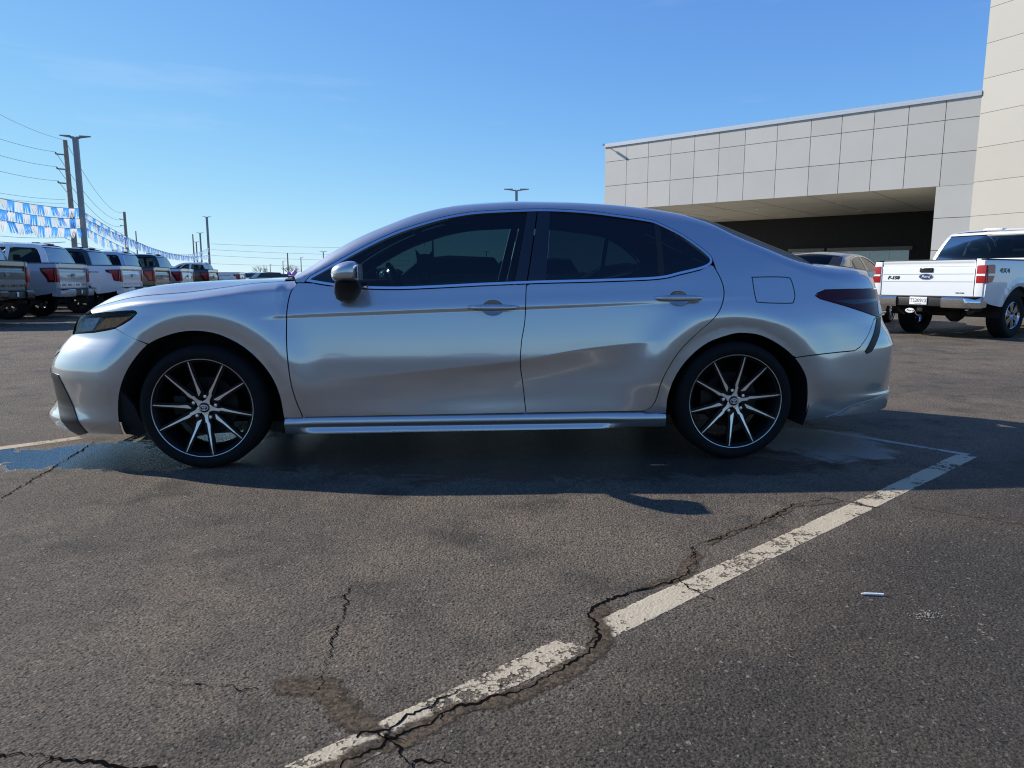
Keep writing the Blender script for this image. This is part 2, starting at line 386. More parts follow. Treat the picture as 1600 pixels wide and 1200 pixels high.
def _xrc(w): return xr(np.clip(w, .15, 1.0))
def sig(x, w):
    """unrolls the rounded ends: x -> sigma"""
    a = _xfc(w); b = _xrc(w); x = np.asarray(x, float)
    t = np.clip((x-a)/Lf, 0, 1); u = np.clip((b-x)/Lr, 0, 1)
    return np.where(t < 1, a+Lf-pf*Lf*(1-t**(1/pf)), np.where(u < 1, b-Lr+pr*Lr*(1-u**(1/pr)), x))
def unsig(s, w):
    a = _xfc(w); b = _xrc(w)
    t = np.clip((s-(a+Lf)+pf*Lf)/(pf*Lf), 1e-4, 1); u = np.clip((b-Lr+pr*Lr-s)/(pr*Lr), 1e-4, 1)
    return np.where(s < a+Lf, a+Lf*t**pf, np.where(s > b-Lr, b-Lr*u**pr, s))
def _P(s, w, top):
    x = unsig(s, w); c = endc(x, w)
    if top == 'h': z0 = zT0h(x)
    else: z0 = zT0c(x)
    zs = np.minimum(w, z0); y = S0(x, zs); z = zs.copy()
    m = w > z0
    if m.any():
        xm = x[m]; z0m = z0[m]; y0 = S0(xm, z0m); sl = (y0-S0(xm, z0m-.01))/.01
        v = np.clip((w[m]-z0m)*10, 0, 4)
        if top == 'h':
            g = zHg(xm); p = zHp(xm); p = np.maximum(p, g)
            Y = [y0*0+.76, y0*0+.60, y0*0+.30, y0*0]; Z = [g, g+(p-g)*.93, p+.004, p+.008]
            Y = [np.minimum(a, y0*f) for a, f in zip(Y, (.93, .8, .5, 1))]
        else:
            zS = zSc(xm)+.0085*sst(-1.0, -.8, xm); ro = sst(-.95, .1, xm); re = sst(1.15, 1.45, xm)*(1-sst(1.70, 2.02, xm))
            zm = zS+.022+.018*ro*(1-re)-.004*re; zsh = zS-.030*re
            mr_ = sst(1.08, 1.30, xm)*(1-sst(2.10, 2.28, xm)); zm = zm*(1-mr_)+zCr(xm)*mr_
            Y = [y0-.055, y0-.15, .5*(y0-.15), y0*0]; Z = [z0m+.70*(zsh-z0m), zsh, zm-(.28-.10*mr_)*(zm-zsh), zm]
        yy, zz = _crv(y0, z0m, sl, Y, Z, v); y[m] = yy; z[m] = zz
    return x, y*c, z
def PH(s, w): return _P(s, w, 'h')
def PC(s, w): return _P(s, w, 'c')
def SG(pts, d=.02):
    """(x,w) polygon -> (sigma,w)"""
    p = np.array(densify(pts, d)); return list(zip(sig(p[:, 0], p[:, 1]), p[:, 1]))
def clip_x(poly, a, b, keep_right):
    """keep the side of the line through a,b (b above a)"""
    def sd(p): return ((b[0]-a[0])*(p[1]-a[1])-(b[1]-a[1])*(p[0]-a[0]))*(-1 if keep_right else 1)
    out = []
    for i in range(len(poly)):
        p, q = poly[i], poly[(i+1) % len(poly)]; sp, sq = sd(p), sd(q)
        if sp >= 0: out.append(p)
        if (sp >= 0) != (sq >= 0):
            t = sp/(sp-sq); out.append((p[0]+(q[0]-p[0])*t, p[1]+(q[1]-p[1])*t))
    return out

# ------------------------------------------------------------------ silver sedan
BELT = [(-.850,.973),(-.735,.956),(-.60,.943),(-.406,.938),(-.184,.946),(.037,.957),(.263,.966),(.376,.970),(.698,.978),(.977,.990),(1.107,1.015),(1.217,1.040)]
DLO = smooth_poly([(-.850,.983),(-.735,.965),(-.60,.952),(-.406,.947),(-.184,.955),(.037,.966),(.263,.975),(.376,.979),(.698,.987),(.978,.999),(1.108,1.025),(1.218,1.050),(1.268,1.070),(1.281,1.092),(1.262,1.118),
    (1.221,1.155),(1.133,1.220),(1.022,1.278),(.963,1.298),(.786,1.324),(.610,1.344),(.422,1.353),(.269,1.350),(.046,1.338),(-.069,1.323),(-.184,1.298),(-.299,1.263),(-.411,1.223),(-.521,1.172),(-.631,1.112),(-.738,1.050),(-.845,.989)], 4)
DOORF = [(-.925,.962),(-.952,.908),(-.965,.822),(-.968,.672),(-.963,.562),(-.953,.450),(-.934,.359),(-.907,.272)]
DOORM = [(.3535,1.372),(.316,1.166),(.274,.973),(.261,.774),(.243,.664),(.236,.549),(.251,.433),(.268,.279)]
DOORR = [(1.296,1.062),(1.331,.984),(1.341,.916),(1.317,.837),(1.267,.770),(1.189,.702),(1.097,.611),(1.043,.531),(.998,.438),(.975,.345),(.947,.299),(.905,.281)]
ARCHF = [(-1.843,.181),(-1.846,.297),(-1.827,.406),(-1.787,.505),(-1.730,.591),(-1.659,.662),(-1.564,.705),(-1.462,.726),(-1.361,.720),(-1.277,.694),(-1.184,.640),(-1.102,.560),(-1.045,.472),(-1.016,.379),(-1.006,.278)]
ARCHR = [(1.036,.262),(1.039,.353),(1.071,.460),(1.141,.563),(1.245,.647),(1.372,.692),(1.446,.700),(1.543,.686),(1.651,.633),(1.740,.560),(1.800,.473),(1.823,.387),(1.831,.288),(1.828,.205)]
HANDLES = [(-.035, .233, .840), (.960, 1.230, .886)]
def PD(x, w):
    """door skin with the finger recess under each grip"""
    x, y, z = PC(x, w)
    for a, b, zc in HANDLES:
        cx = a+.128; d = ((x-cx)/.060)**2+((z-zc+.002)/.043)**2
        y = y-.030*np.clip(1-d, 0, 1)**.7*sst(1.0, .55, d)
    return x, y, z
_skirt = pch([.15,.176,.182,.205,.210,.236,.246,.264,.29], [.855,.887,.888,.881,.879,.888,.887,.880,.862])
_skirt2 = pch([.15,.176,.190,.215,.236,.246,.264,.29], [.845,.862,.873,.884,.890,.888,.880,.862])
def PSK(x, w):
    m = sst(-.96, -.86, x)*(1-sst(.66, .86, x)); return x, _skirt(w)*m+_skirt2(w)*(1-m), w*1.
def lathe_wheel(parent, x, y, side, rot, steer=0.):
    """one wheel: tyre, rim, spokes, cap"""
    w = empty('wheel', (x, y, .325)); w.parent = parent
    w.rotation_euler = (0, 0, (0 if side < 0 else math.pi)+steer)
    b = MB(); hw = .112
    half = [(.240,-.088),(.256,-.101),(.268,-.111),(.286,-.1165),(.300,-.113),(.3105,-.104),(.3185,-.092),(.3235,-.078)]
    tr = []
    for k, yy in enumerate((-.060,-.055,-.046,-.028,-.023,-.014,.014,.023,.028,.046,.055,.060)):
        tr.append((.325 if k % 3 != 1 else .317, yy))
    b.lathe(half+tr+[(r, -yy) for r, yy in half[::-1]], 96); ty = b.build('tyre', M['tyre'], w, angle=50)
    b = MB(); b.lathe([(.2595,-.1005),(.2588,-.104),(.2570,-.1062),(.2550,-.1055),(.2537,-.101)], 96); b.build('rim_lip', M['machined'], w)
    b = MB(); b.lathe([(.2538,-.101),(.248,-.096),(.232,-.060),(.222,-.02),(.218,.06),(.228,.10),(.243,.105)], 96)
    b.lathe([(.001,-.055),(.050,-.055),(.074,-.050),(.078,-.02),(.001,-.02)], 48)
    R = .2525
    def sp(a, depth):
        ca, sa = math.cos(a), math.sin(a)
        return lambda u, v, hh: ((u*ca-v*sa)*R, hh+depth(u), (u*sa+v*ca)*R)
    dep = lambda u: -.074-.026*min(1, max(0, (u-.12)/.75))**1.3
    face = MB()
    for k in range(5):
        aL = rot-k*2*math.pi/5; aS = aL+R_(40.5)
        for a, ln in ((aL, 1), (aS, 0)):
            # black carrier behind each bright face
            us = [(.10 if ln else .20), .35, .6, .985]; hw_ = [.075, .075, .055, .055]
            for i in range(3):
                b.prism([(us[i], -hw_[i]), (us[i+1], -hw_[i+1]), (us[i+1], hw_[i+1]), (us[i], hw_[i])], .004, .030, sp(a, dep))
            if ln: poly = [(.02,-.05),(.12,-.072),(.155,-.046),(.20,-.034),(.27,-.034),(.305,-.036),(.325,-.014),(.36,-.012),(.985,-.0075),(.985,.0085),(.50,.030),(.385,.046),(.345,.044),(.30,.026),(.20,.032),(.155,.046),(.12,.072),(.02,.05)]
            else: poly = [(.255,.030),(.27,.040),(.50,.026),(.985,.0075),(.985,-.0075),(.50,-.014),(.37,-.030),(.33,-.030),(.30,-.010)]
            # faces cut into slices so that they follow the dish
            cuts = [0, .2, .4, .6, .8, 1.0]
            for c0, c1 in zip(cuts[:-1], cuts[1:]):
                q = clip_x(clip_x(poly, (c0, -1), (c0, 1), True), (c1, -1), (c1, 1), False)
                if len(q) > 2: face.prism(q, -.0025, .001, sp(a, dep))
    b.build('rim', M['wheel_black'], w); face.build('spoke_face', M['machined'], w, auto=False)
    for k in range(5):
        a = rot+R_(20)-k*2*math.pi/5
        c = (.0585*math.cos(a), -.066, .0585*math.sin(a))
        b = MB(); b.lathe([(.001,-.014),(.0085,-.013),(.0105,-.008),(.0105,.006)], 6, 'y', c); b.build('lug_nut', M['machined'], w)
    b = MB(); b.lathe([(.001,-.083),(.020,-.0825),(.0265,-.079),(.0280,-.066)], 32); cap = b.build('hub_cap', M['black_trim'], w)
    b = MB()
    def ell(cx, cz, rx, rz, r):
        b.tube([(cx+rx*math.cos(t*math.pi/12), -.0845, cz+rz*math.sin(t*math.pi/12)) for t in range(24)], r, 6, closed=True)
    ell(0, 0, .0200, .0140, .0024); ell(0, .0068, .0128, .0058, .0020); ell(0, .0005, .0052, .0128, .0020)
    b.build('emblem', M['machined'], cap)
    b = MB(); b.lathe([(.075,-.012),(.152,-.012),(.156,-.008),(.156,.008),(.075,.012)], 64); b.build('brake_disc', M['disc'], w)
    b = MB(); b.box((-.175,-.035,-.05), (-.10,.04,.06), .01); cal = b.build('brake_caliper', M['disc'], w)
    return w

_xs = np.linspace(-1.0, 1.1, 90)
CREASES = [[(x, float(zcrease(x))+o) for x in _xs] for o in (-.030,-.016,-.007,.002,.012)]+[[(x, float(zchar(x))+o) for x in np.linspace(-1.15, 1.62, 100)] for o in (-.018,-.008,0,.008,.022,.045)]
RINGS = [[(cx+r*math.cos(R_(a)), .325+r*math.sin(R_(a))) for a in range(-12, 193, 3)] for cx in (-1.4125, 1.4155) for r in (.42,.435,.45,.47,.49,.51)]
CUPS = [[(a+.128+.060*q*math.cos(t*math.pi/24), zc-.002+.043*q*math.sin(t*math.pi/24)) for t in range(49)] for a, b_, zc in HANDLES for q in (.3,.55,.75,.9,1.0,1.08)]
LINES = CUPS+CREASES+RINGS
def build_sedan(root):
    near_far = (-1, 1)
    chrome_out = offset(DLO, .0125); hole = offset(DLO, .0175)
    def split(side_):  # path of the opening from the front tip over the top to the rear tip
        h = np.array(hole); i0 = int(np.argmin(h[:, 0])); i1 = int(np.argmax(h[:, 0])); n = len(h)
        up = [tuple(h[i % n]) for i in range(i1, i0+(n if i0 < i1 else 0)+1)]; return up
    up = split(0)            # rear tip -> front tip along the top
    s = lambda pts: smooth_poly(pts, 5)
    dR = smooth_poly(DOORR, 14); dM = smooth_poly(DOORM, 30); dF = s(DOORF); aF = s(ARCHF); aR = s(ARCHR)
    HL = [(-1.720,.8235),(-1.735,.8275),(-1.80,.8245),(-1.892,.816),(-2.00,.803),(-2.10,.789),(-2.161,.768)]       # headlight top, tip first
    HB = [(-2.180,.690),(-2.10,.702),(-1.960,.715),(-1.87,.730),(-1.831,.739),(-1.79,.758),(-1.747,.783),(-1.716,.815)]  # bottom, front first
    def fr(t, w): return (float(_xfc(w))+Lf*t, w)
    TL = [(1.862,.896),(1.876,.908),(1.924,.9265),(2.05,.929),(2.20,.930)]
    TB = [(2.259,.777),(2.214,.789),(2.12,.815),(2.027,.842),(1.94,.865),(1.883,.881)]
    def rr(u, w): return (float(_xrc(w))-Lr*u, w)
    BL = [(1.742,.564),(1.82,.577),(1.902,.5855),(2.00,.593),(2.074,.598),(2.108,.618),(2.150,.665),(2.224,.760)]
    BELTL = [(x, z-.009) for x, z in BELT]
    bl_f = [p for p in s(BELTL) if -.90 < p[0] < .269]; bl_r = [p for p in s(BELTL) if .279 < p[0] < 1.30]+[(1.262,1.052),(1.284,1.060)]
    for sd in near_far:
        kw = dict(side=sd)
        # ---- doors
        fd = dF[::-1]+[(-.908,.966)]+bl_f+[(x-.0025, z) for x, z in dM if z < .96]
        fd = [(x+.003, z) if i < len(dF) else (x, z) for i, (x, z) in enumerate(fd)]
        d1 = panel('front_door', fd, PD, M['silver'], root, lines=LINES, **kw)
        rd = [(x+.0025, z) for x, z in dM[::-1] if z < .957]+bl_r+[(x-.003, z) for x, z in dR if z < 1.06]
        d2 = panel('rear_door', rd, PD, M['silver'], root, lines=LINES, **kw)
        for (a, b_, zc), dr in zip(HANDLES, (d1, d2)):
            mb = MB(); pts = []; rs = []
            for k in range(19):
                t = k/18; xx = a+.004+(b_-a-.008)*t
                yy = float(PC(np.array([xx]), np.array([zc]))[1][0]); lift = .026*min(1, math.sin(math.pi*min(1, max(0, t)))*2.6)
                pts.append((xx, sd*(yy-.004+lift*1.25), zc+.000)); rs.append(.004+.0145*min(1, (math.sin(math.pi*min(1, t*.9+.08)))**.6))
            mb.tube(pts, rs, 14); hd = mb.build('door_handle', M['silver'], dr)
            if sd < 0 and a < 0:
                mb = MB(); mb.lathe([(.001,-.0125),(.005,-.0125),(.006,-.010)], 16, 'y', (b_-.035, -(float(PC(np.array([b_-.035]), np.array([zc]))[1][0])+.014), zc))
                mb.build('key_lock', M['black_trim'], hd)
        # ---- rails, pillars and quarter panel in one pressing
        top = [(x, float(zT0c(x))+.168) for x in np.linspace(2.33, -.955, 90)]
        bs = [(-.925,.972)]+up[::-1]+[(x+.003, z) for x, z in dR[5:]]+[(.93,.268)]+[p for p in aR if p[1] < .7005 and p[0] < 1.735]
        bs = [p for i, p in enumerate(bs)]+[(x, z+.003) for x, z in BL]+[(2.262,.780)]+[(x, z-.003) for x, z in TB[1:]]+[(1.856,.896),(1.872,.912),(1.922,.9305),(2.05,.933),(2.20,.934),(2.33,.934)]+top
        bp = panel('body_side', SG(bs), PC, M['silver'], root, lines=LINES[len(CUPS)+len(CREASES)-6:], **kw)
        panel('inner_trim', SG([(-.9,.985)]+up[::-1]+[(1.32,1.03),(1.36,.93),(1.9,.95)]+top[14:]), PC, M['cabin'], bp, off=-.03, flange=0, su=.05, sw=.03, **kw)
        fu = smooth_poly([(1.510,.985),(1.522,.996),(1.70,.996),(1.732,.975),(1.741,.902),(1.730,.868),(1.706,.857),(1.540,.862),(1.516,.880)], 4, True)
        panel('fuel_door_gap', offset(fu, .0028), PC, M['black_trim'], bp, off=.0006, flange=0, holes=[offset(fu, -.0022)], edge=.008, **kw) if sd < 0 else None
        # ---- glass-house
        ap = [p for p in offset(DLO, .0005)]
        f0, f1 = (.205,.960), (.293,1.356); r0, r1 = (.376,.972), (.424,1.356); m0, m1 = (.271,.95), (.3575,1.39)
        q0, q1 = (.985,.98), (.994,1.31); q2, q3 = (1.020,.98), (1.027,1.30); a0, a1 = (-.700,.90), (-.700,1.2)
        panel('sail_trim', clip_x(ap, a0, a1, False), PC, M['black_gloss'], root, off=-.003, **kw)
        panel('front_window', clip_x(clip_x(ap, a0, a1, True), f0, f1, False), PC, M['tint'], root, off=-.006, flange=0, **kw)
        panel('centre_pillar_trim', clip_x(clip_x(ap, (f0[0]+.002, f0[1]), (f1[0]+.002, f1[1]), True), (m0[0]-.003, m0[1]), (m1[0]-.003, m1[1]), False), PC, M['black_gloss'], root, off=-.002, **kw)
        panel('centre_pillar_trim', clip_x(clip_x(ap, (m0[0]+.003, m0[1]), (m1[0]+.003, m1[1]), True), (r0[0]-.002, r0[1]), (r1[0]-.002, r1[1]), False), PC, M['black_gloss'], root, off=-.002, **kw)
        panel('rear_window', clip_x(clip_x(ap, r0, r1, True), q0, q1, False), PC, M['tint_dark'], root, off=-.006, flange=0, **kw)
        panel('window_divider', clip_x(clip_x(ap, (q0[0]+.001, q0[1]), (q1[0]+.001, q1[1]), True), q2, q3, False), PC, M['black_trim'], root, off=-.003, **kw)
        panel('quarter_window', clip_x(ap, q2, q3, True), PC, M['tint_dark'], root, off=-.006, flange=0, **kw)
        panel('window_trim', chrome_out, PC, M['chrome'], root, off=.003, flange=.012, holes=[DLO], su=.02, sw=.01, edge=.01, **kw)
        # ---- front wing and headlight
        zt = lambda x: float(zT0h(x))+.095
        fe = [(x, z) for x, z in aF if z > .27 and x > -1.662]+[(-1.004,.266),(-.915,.268)]+[(x-.003, z) for x, z in dF[::-1]]+[(-.928,.968)]
        fe += [(x, zt(x)) for x in np.linspace(-.945, -2.085, 34)]+[(x, z+.003) for x, z in HL[-3::-1]]+[(-1.711,.815)]+[(x+.003, z-.001) for x, z in HB[-2:3:-1]]+[(-1.74,.694)]
        wing = panel('front_wing', SG(fe), PH, M['silver'], root, lines=LINES[len(CUPS)+len(CREASES)-6:], **kw)
        hl = SG(HL+[fr(.075,.755),fr(.05,.735),fr(.055,.690)]+HB)
        h_ = panel('headlight', hl, PH, M['lamp_clear'], root, flange=.0, **kw)
        panel('lamp_housing', offset(hl, -.003), PH, M['black_gloss'], h_, off=-.030, flange=-.03, **kw)
        panel('turn_lens', SG([(-1.975,.7235),(-1.903,.789),(-1.749,.801),(-1.832,.748)]), PH, M['amber'], h_, off=-.006, flange=.02, **kw)
        rf = SG([(-1.990,.724),(-1.945,.794),(-2.075,.783),(-2.095,.712)]); panel('reflector', rf, PH, M['lamp_white'], h_, off=-.010, flange=.02, **kw)
        rf = SG([(-2.115,.712),(-2.10,.772),(-2.145,.764),fr(.09,.712)]); panel('reflector', rf, PH, M['lamp_white'], h_, off=-.016, flange=.0, **kw)
        mb = MB()
        for j in range(5):
            mb.box((-1.99+j*.006, sd*.80-.01, .738+j*.0105), (-1.90, sd*.80+.01, .7415+j*.0105))
        # ---- tail light
        tl = SG(TL+[rr(.10,.925),rr(.02,.915),rr(.02,.80),rr(.10,.777)]+TB)
        t_ = panel('tail_light', tl, PC, M['darkred'], root, off=.004, **kw)
        st = SG([(1.96,.866),(2.06,.872),(2.30,.876),(2.30,.862),(2.08,.846)]); panel('light_strip', st, PC, M['black_gloss'], t_, off=.0055, flange=.003, **kw)
        rfl = SG([(2.285,.790),(2.30,.862),rr(.14,.868),rr(.10,.80)]); panel('reversing_lens', rfl, PC, M['reflector'], t_, off=.006, flange=.003, **kw)
        # ---- skirt, arch liner
        sk = [(-1.008,.176),(-1.002,.2615),(-.925,.264),(-.895,.283),(0,.288),(.88,.288),(.945,.266),(1.034,.258),(1.038,.187)]
        panel('side_skirt', sk, PSK, M['silver'], root, sw=.006, **kw)
        for cx in (-1.4125, 1.4155):
            lw = MB()
            pts = [(cx+.425*math.cos(R_(a)), .335+.405*math.sin(R_(a))) for a in range(-22, 203, 6)]
            vs = [(x, sd*.885, z) for x, z in pts]+[(x, sd*.55, z) for x, z in pts]; n = len(pts)
            lw.add(vs, [(i, i+1, n+i+1, n+i) for i in range(n-1)], True)
            lw.add([(x, sd*.56, z) for x, z in pts], [tuple(range(n))])
            lw.build('wheel_liner', M['liner'], root)
        panel('door_liner', [(-.99,.24),(-.985,.93),(-.8,.945),(0,.94),(1.2,1.0),(1.3,.93),(1.2,.74),(1.0,.5),(1.02,.24)], PC, M['liner'], root, off=-.035, flange=0, su=.06, sw=.04, **kw)
        # ---- mirror
        mr = empty('door_mirror', (-.622, sd*1.0, .972)); mr.parent = root
        bm = bmesh.new(); bmesh.ops.create_uvsphere(bm, u_segments=40, v_segments=24, radius=1)
        for v in bm.verts:
            x, y, z = v.co
            sx_, sy_, sz_ = [math.copysign(abs(q)**.72, q) for q in (x, y, z)]
            xx = sx_*.082 if sx_ < 0 else sx_*.055
            zz = sz_*.052*(1+.10*sx_)+.050+.012*(sx_ if sx_ < 0 else 0)
            v.co = (xx-.002, sd*(sy_*.098+.022), zz)
        mb = MB(); mb.bm(bm, True); mb.build('mirror_housing', M['silver'], mr, angle=60)
        mb = MB(); mb.prism([(-.080,.012),(.080,.012),(.092,.050),(.080,.088),(-.070,.088),(-.085,.050)], .0515, .0545, lambda u, w, hh: (hh, sd*(u+.022), w)); mb.build('mirror_glass', M['reflector'], mr)
        mb = MB(); P_ = []; 
        prof = [(-.068,.055,.000,.016),(-.076,.060,-.026,.0),(-.085,.045,-.055,-.01),(-.083,.020,-.085,-.02),(-.066,.004,-.100,-.03)]
        ring = []
        for (x0, x1, zz, yo) in prof:
            yb = [.08, .055, .02, -.06, -.115]; i = len(ring)//12; yc = (.045, .020, -.03, -.075, -.10)[i]; yr = (.062, .058, .050, .040, .03)[i]
            for j in range(12):
                t = 2*math.pi*j/12; ring.append(((x0+x1)/2+(x1-x0)/2*math.cos(t), sd*(yc+yr*math.sin(t)), zz))
        mb.add(ring, [(i*12+j, i*12+(j+1) % 12, (i+1)*12+(j+1) % 12, (i+1)*12+j) for i in range(4) for j in range(12)]+[tuple(range(12)), tuple(48+j for j in range(12))], True)
        mb.build('mirror_base', M['black_trim'], mr)
    # ---- front and rear bumpers, bonnet, roof, glass, boot: built as halves of one mesh each
    for sd in near_far:
        kw = dict(side=sd)
        fb = [(-1.843,.184),(-2.038,.186),(-2.15,.168),fr(.12,.150),fr(.04,.135)]+[fr(0, z) for z in np.linspace(.130,.70,30)]
        fb += [fr(.04,.70),fr(.052,.687)]+[(x, z-.003) for x, z in HB[:5]]+[(-1.76,.703),(-1.668,.6585)]+[(x, z) for x, z in aF[::-1] if x < -1.672]
        bf = panel('front_bumper', SG(fb), PH, M['silver'], root, **{**kw, 'flange': .004})
        sl = SG([(-2.320,.462),(-2.260,.492),(-2.192,.487),(-2.14,.392),(-2.038,.187),(-2.125,.160),(-2.17,.225),(-2.23,.296),(-2.300,.386)])
        panel('bumper_slash', sl, PH, M['black_trim'], bf, off=.004, flange=.01, **kw)
        panel('grille', SG([fr(.13,.50),fr(.10,.30)]+[fr(0, z) for z in np.linspace(.28,.50,10)]), PH, M['black_trim'], bf, off=.004, flange=.01, **kw)
        panel('grille', SG([fr(.20,.60),fr(.16,.57)]+[fr(0, z) for z in np.linspace(.575,.62,4)]), PH, M['black_trim'], bf, off=.004, flange=.01, **kw)
        panel('splash_guard', [(-1.846,.176),(-1.775,.160),(-1.72,.190),(-1.77,.33),(-1.835,.42),(-1.848,.30)], PH, M['liner'], bf, off=-.014, flange=.02, **kw)
        zh = lambda x: float(zT0h(x))
        hd = [(x, zh(x)+.103) for x in np.linspace(-2.10, -1.0, 34)]+[(-1.03, zh(-1.03)+.2),(-1.09, zh(-1.09)+.3),(-1.12, zh(-1.12)+.4)]
        hd += [(x, zh(x)+.4) for x in np.linspace(-1.2, -2.2, 20)]+[fr(.012, zh(-2.235)+.40), fr(.03,.86), fr(.045,.80), fr(.05,.765), fr(.075,.762),(-2.163,.775)]
        panel('bonnet', SG(hd), PH, M['silver'], root, su=.03, sw=.012, **kw)
        rb = [(1.828,.205),(1.925,.222),(2.10,.245),(2.36,.256)]+[rr(0, z) for z in np.linspace(.25,.70,24)]+[rr(.02,.70),rr(.05,.772),(2.262,.774)]+[(x, z-.003) for x, z in BL[::-1]]+[p for p in aR[::-1] if p[0] > 1.738 and p[1] < .5622][::-1]
        br = panel('rear_bumper', SG(rb), PB if False else PC, M['silver'], root, **kw)
        panel('bumper_slit', SG([(2.315,.772),(2.262,.772),(2.140,.592),(2.152,.578),(2.185,.590)]), PC, M['black_trim'], br, off=.003, flange=.01, **kw)
        def PDF(s_, w):
            x, y, z = PC(s_, w); return x, y+np.maximum(0, .155+.42*np.minimum(x-1.93, .42)*.72-(z-.075))*.13*sst(1.93, 2.05, x), z
        panel('diffuser', SG([(1.945,.226),(2.0,.246),(2.086,.292),(2.25,.325),rr(.2,.350)]+[rr(0, z) for z in np.linspace(.36,.252,8)]+[(2.36,.252),(2.10,.240)]), PDF, M['silver'], br, off=.003, flange=.01, **kw)
        zc = lambda x: float(zT0c(x))
        panel('roof', [(x, zc(x)+.172) for x in np.linspace(-.10, 1.23, 40)]+[(1.19, zc(1.19)+.3),(1.16, zc(1.16)+.4)]+[(x, zc(x)+.4) for x in np.linspace(1.0, -.2, 20)]+[(-.20, zc(-.20)+.4),(-.16, zc(-.16)+.3)], PC, M['silver'], root, su=.05, sw=.02, **kw)
        panel('windscreen', [(x, zc(x)+.172) for x in np.linspace(-.965, -.108, 40)]+[(-.168, zc(-.168)+.3),(-.208, zc(-.208)+.4)]+[(x, zc(x)+.4) for x in np.linspace(-.3, -1.05, 20)]+[(-1.03, zc(-1.03)+.3)], PC, M['clear'], root, su=.06, sw=.025, flange=0, off=-.004, **kw)
        panel('rear_screen', [(x, zc(x)+.172) for x in np.linspace(1.238, 1.925, 40)]+[(1.95, zc(1.95)+.28),(1.96, zc(1.96)+.4)]+[(x, zc(x)+.4) for x in np.linspace(1.9, 1.2, 20)]+[(1.168, zc(1.168)+.4),(1.198, zc(1.198)+.3)], PC, M['rear_glass'], root, su=.04, sw=.02, flange=0, off=-.002, **kw)
        sl_ = [(x, zc(x)+.174) for x in np.linspace(1.245, 1.92, 40)]+[(x, zc(x)+.174+.075*min(1, (1.93-x)/.1, (x-1.23)/.1)) for x in np.linspace(1.92, 1.245, 40)]
        panel('screen_seal', sl_, PC, M['black_trim'], root, su=.03, sw=.012, flange=0, off=.001, **kw)
        panel('headlining', [(x, zc(x)+.1) for x in np.linspace(-.15, 1.30, 30)]+[(x, zc(x)+.4) for x in np.linspace(1.2, -.22, 20)], PC, M['cabin'], root, su=.08, sw=.04, flange=0, off=-.045, **kw)
        bt = SG([(x, zc(x)+.172) for x in np.linspace(1.935, 2.32, 20)])+[(float(sig(*rr(.10, 1.1))), zc(2.36)+.17),(float(sig(*rr(.02, 1.1))), zc(2.40)+.20),(float(sig(*rr(0, 1.1))), zc(2.42)+.4)]+SG([(x, zc(x)+.4) for x in np.linspace(2.40, 1.97, 20)]+[(1.963, zc(1.963)+.3)])
        bt = [p for i, p in enumerate(bt)]
        panel('boot_lid', bt, PC, M['silver'], root, su=.03, sw=.015, **kw)
        panel('boot_face', SG([rr(.0,.705),rr(.02,.705)]+[rr(.02, z) for z in np.linspace(.72,.92,9)]+[rr(.10,.931),(2.335,.938),(2.34,1.02),rr(.1,1.08),rr(.02,1.10)]+[rr(0, z) for z in np.linspace(1.10,.72,16)]), PC, M['silver'], root, **kw)
        # low lip spoiler on the edge of the boot
        mb = MB(); pts = []
        for k in range(16):
            t = k/15; yy = .58*(1-t); xx = 2.335+.10*(1-(1-t)**2.2); pts.append((xx, sd*yy, 1.020+.014*t))
        vs = []
        for (x, y, z) in pts: vs += [(x-.10, y, z+.008), (x+.012, y, z+.012), (x+.016, y, z+.004), (x-.03, y, z-.075)]
        mb.add(vs, [(i*4+j, i*4+(j+1) % 4, (i+1)*4+(j+1) % 4, (i+1)*4+j) for i in range(15) for j in range(4)]+[(0, 1, 2, 3)], True); mb.build('spoiler', M['silver'], root, angle=30)
    # ---- floor, bays, cabin
    mb = MB(); mb.box((-2.15,-.60,.20), (2.30,.60,.26)); mb.build('floor_pan', M['liner'], root)
    mb = MB(); mb.box((-.98,-.80,.205), (1.00,.80,.255)); mb.build('cabin_floor', M['liner'], root)
    for nm_, a_, b_ in (('engine_bay', (-2.05,-.545,.26), (-1.0,.545,.72)), ('bulkhead', (-1.0,-.78,.26), (-.93,.78,.86)), ('boot_box', (1.06,-.545,.26), (2.25,.545,.84)), ('parcel_shelf', (1.2,-.80,.70), (1.26,.80,.96))):
        mb = MB(); mb.box(a_, b_); mb.build(nm_, M['liner'], root)
    mb = MB(); mb.box((-1.02,-.72,.80), (-.60,.72,.935), .04); mb.box((-.72,-.70,.70), (-.55,.70,.90), .04); mb.box((-.66,-.62,.90), (-.50,-.18,.985), .03); mb.build('dashboard', M['cabin'], root)
    for yy in (-.36, .36):
        for k, (x0, w) in enumerate(((.12, .50), (1.02, .56))):
            st = empty('seat', (x0, yy, .3)); st.parent = root
            mb = MB(); mb.box((-.50, -w/2, .10), (.05, w/2, .28), .05)
            bm = bmesh.new(); bmesh.ops.create_cube(bm, size=1)
            for v in bm.verts: v.co = Vector((v.co.x*.13, v.co.y*w*(.85 if v.co.z > 0 else 1), v.co.z*.62))
            bmesh.ops.bevel(bm, geom=bm.edges[:], offset=.045, segments=3, affect='EDGES'); bmesh.ops.rotate(bm, verts=bm.verts, cent=(0,0,0), matrix=Matrix.Rotation(R_(20), 3, 'Y'))
            bmesh.ops.translate(bm, verts=bm.verts, vec=(.14, 0, .48)); mb.bm(bm, True); mb.build('backrest', M['cabin'], st)
            if k == 0:
                mb = MB(); mb.box((.21, -.13, .76), (.30, .13, .94), .035); mb.build('headrest', M['cabin'], st)
            else:
                mb = MB(); mb.box((.19, -.13, .72), (.27, .13, .84), .03); mb.build('headrest', M['cabin'], st)
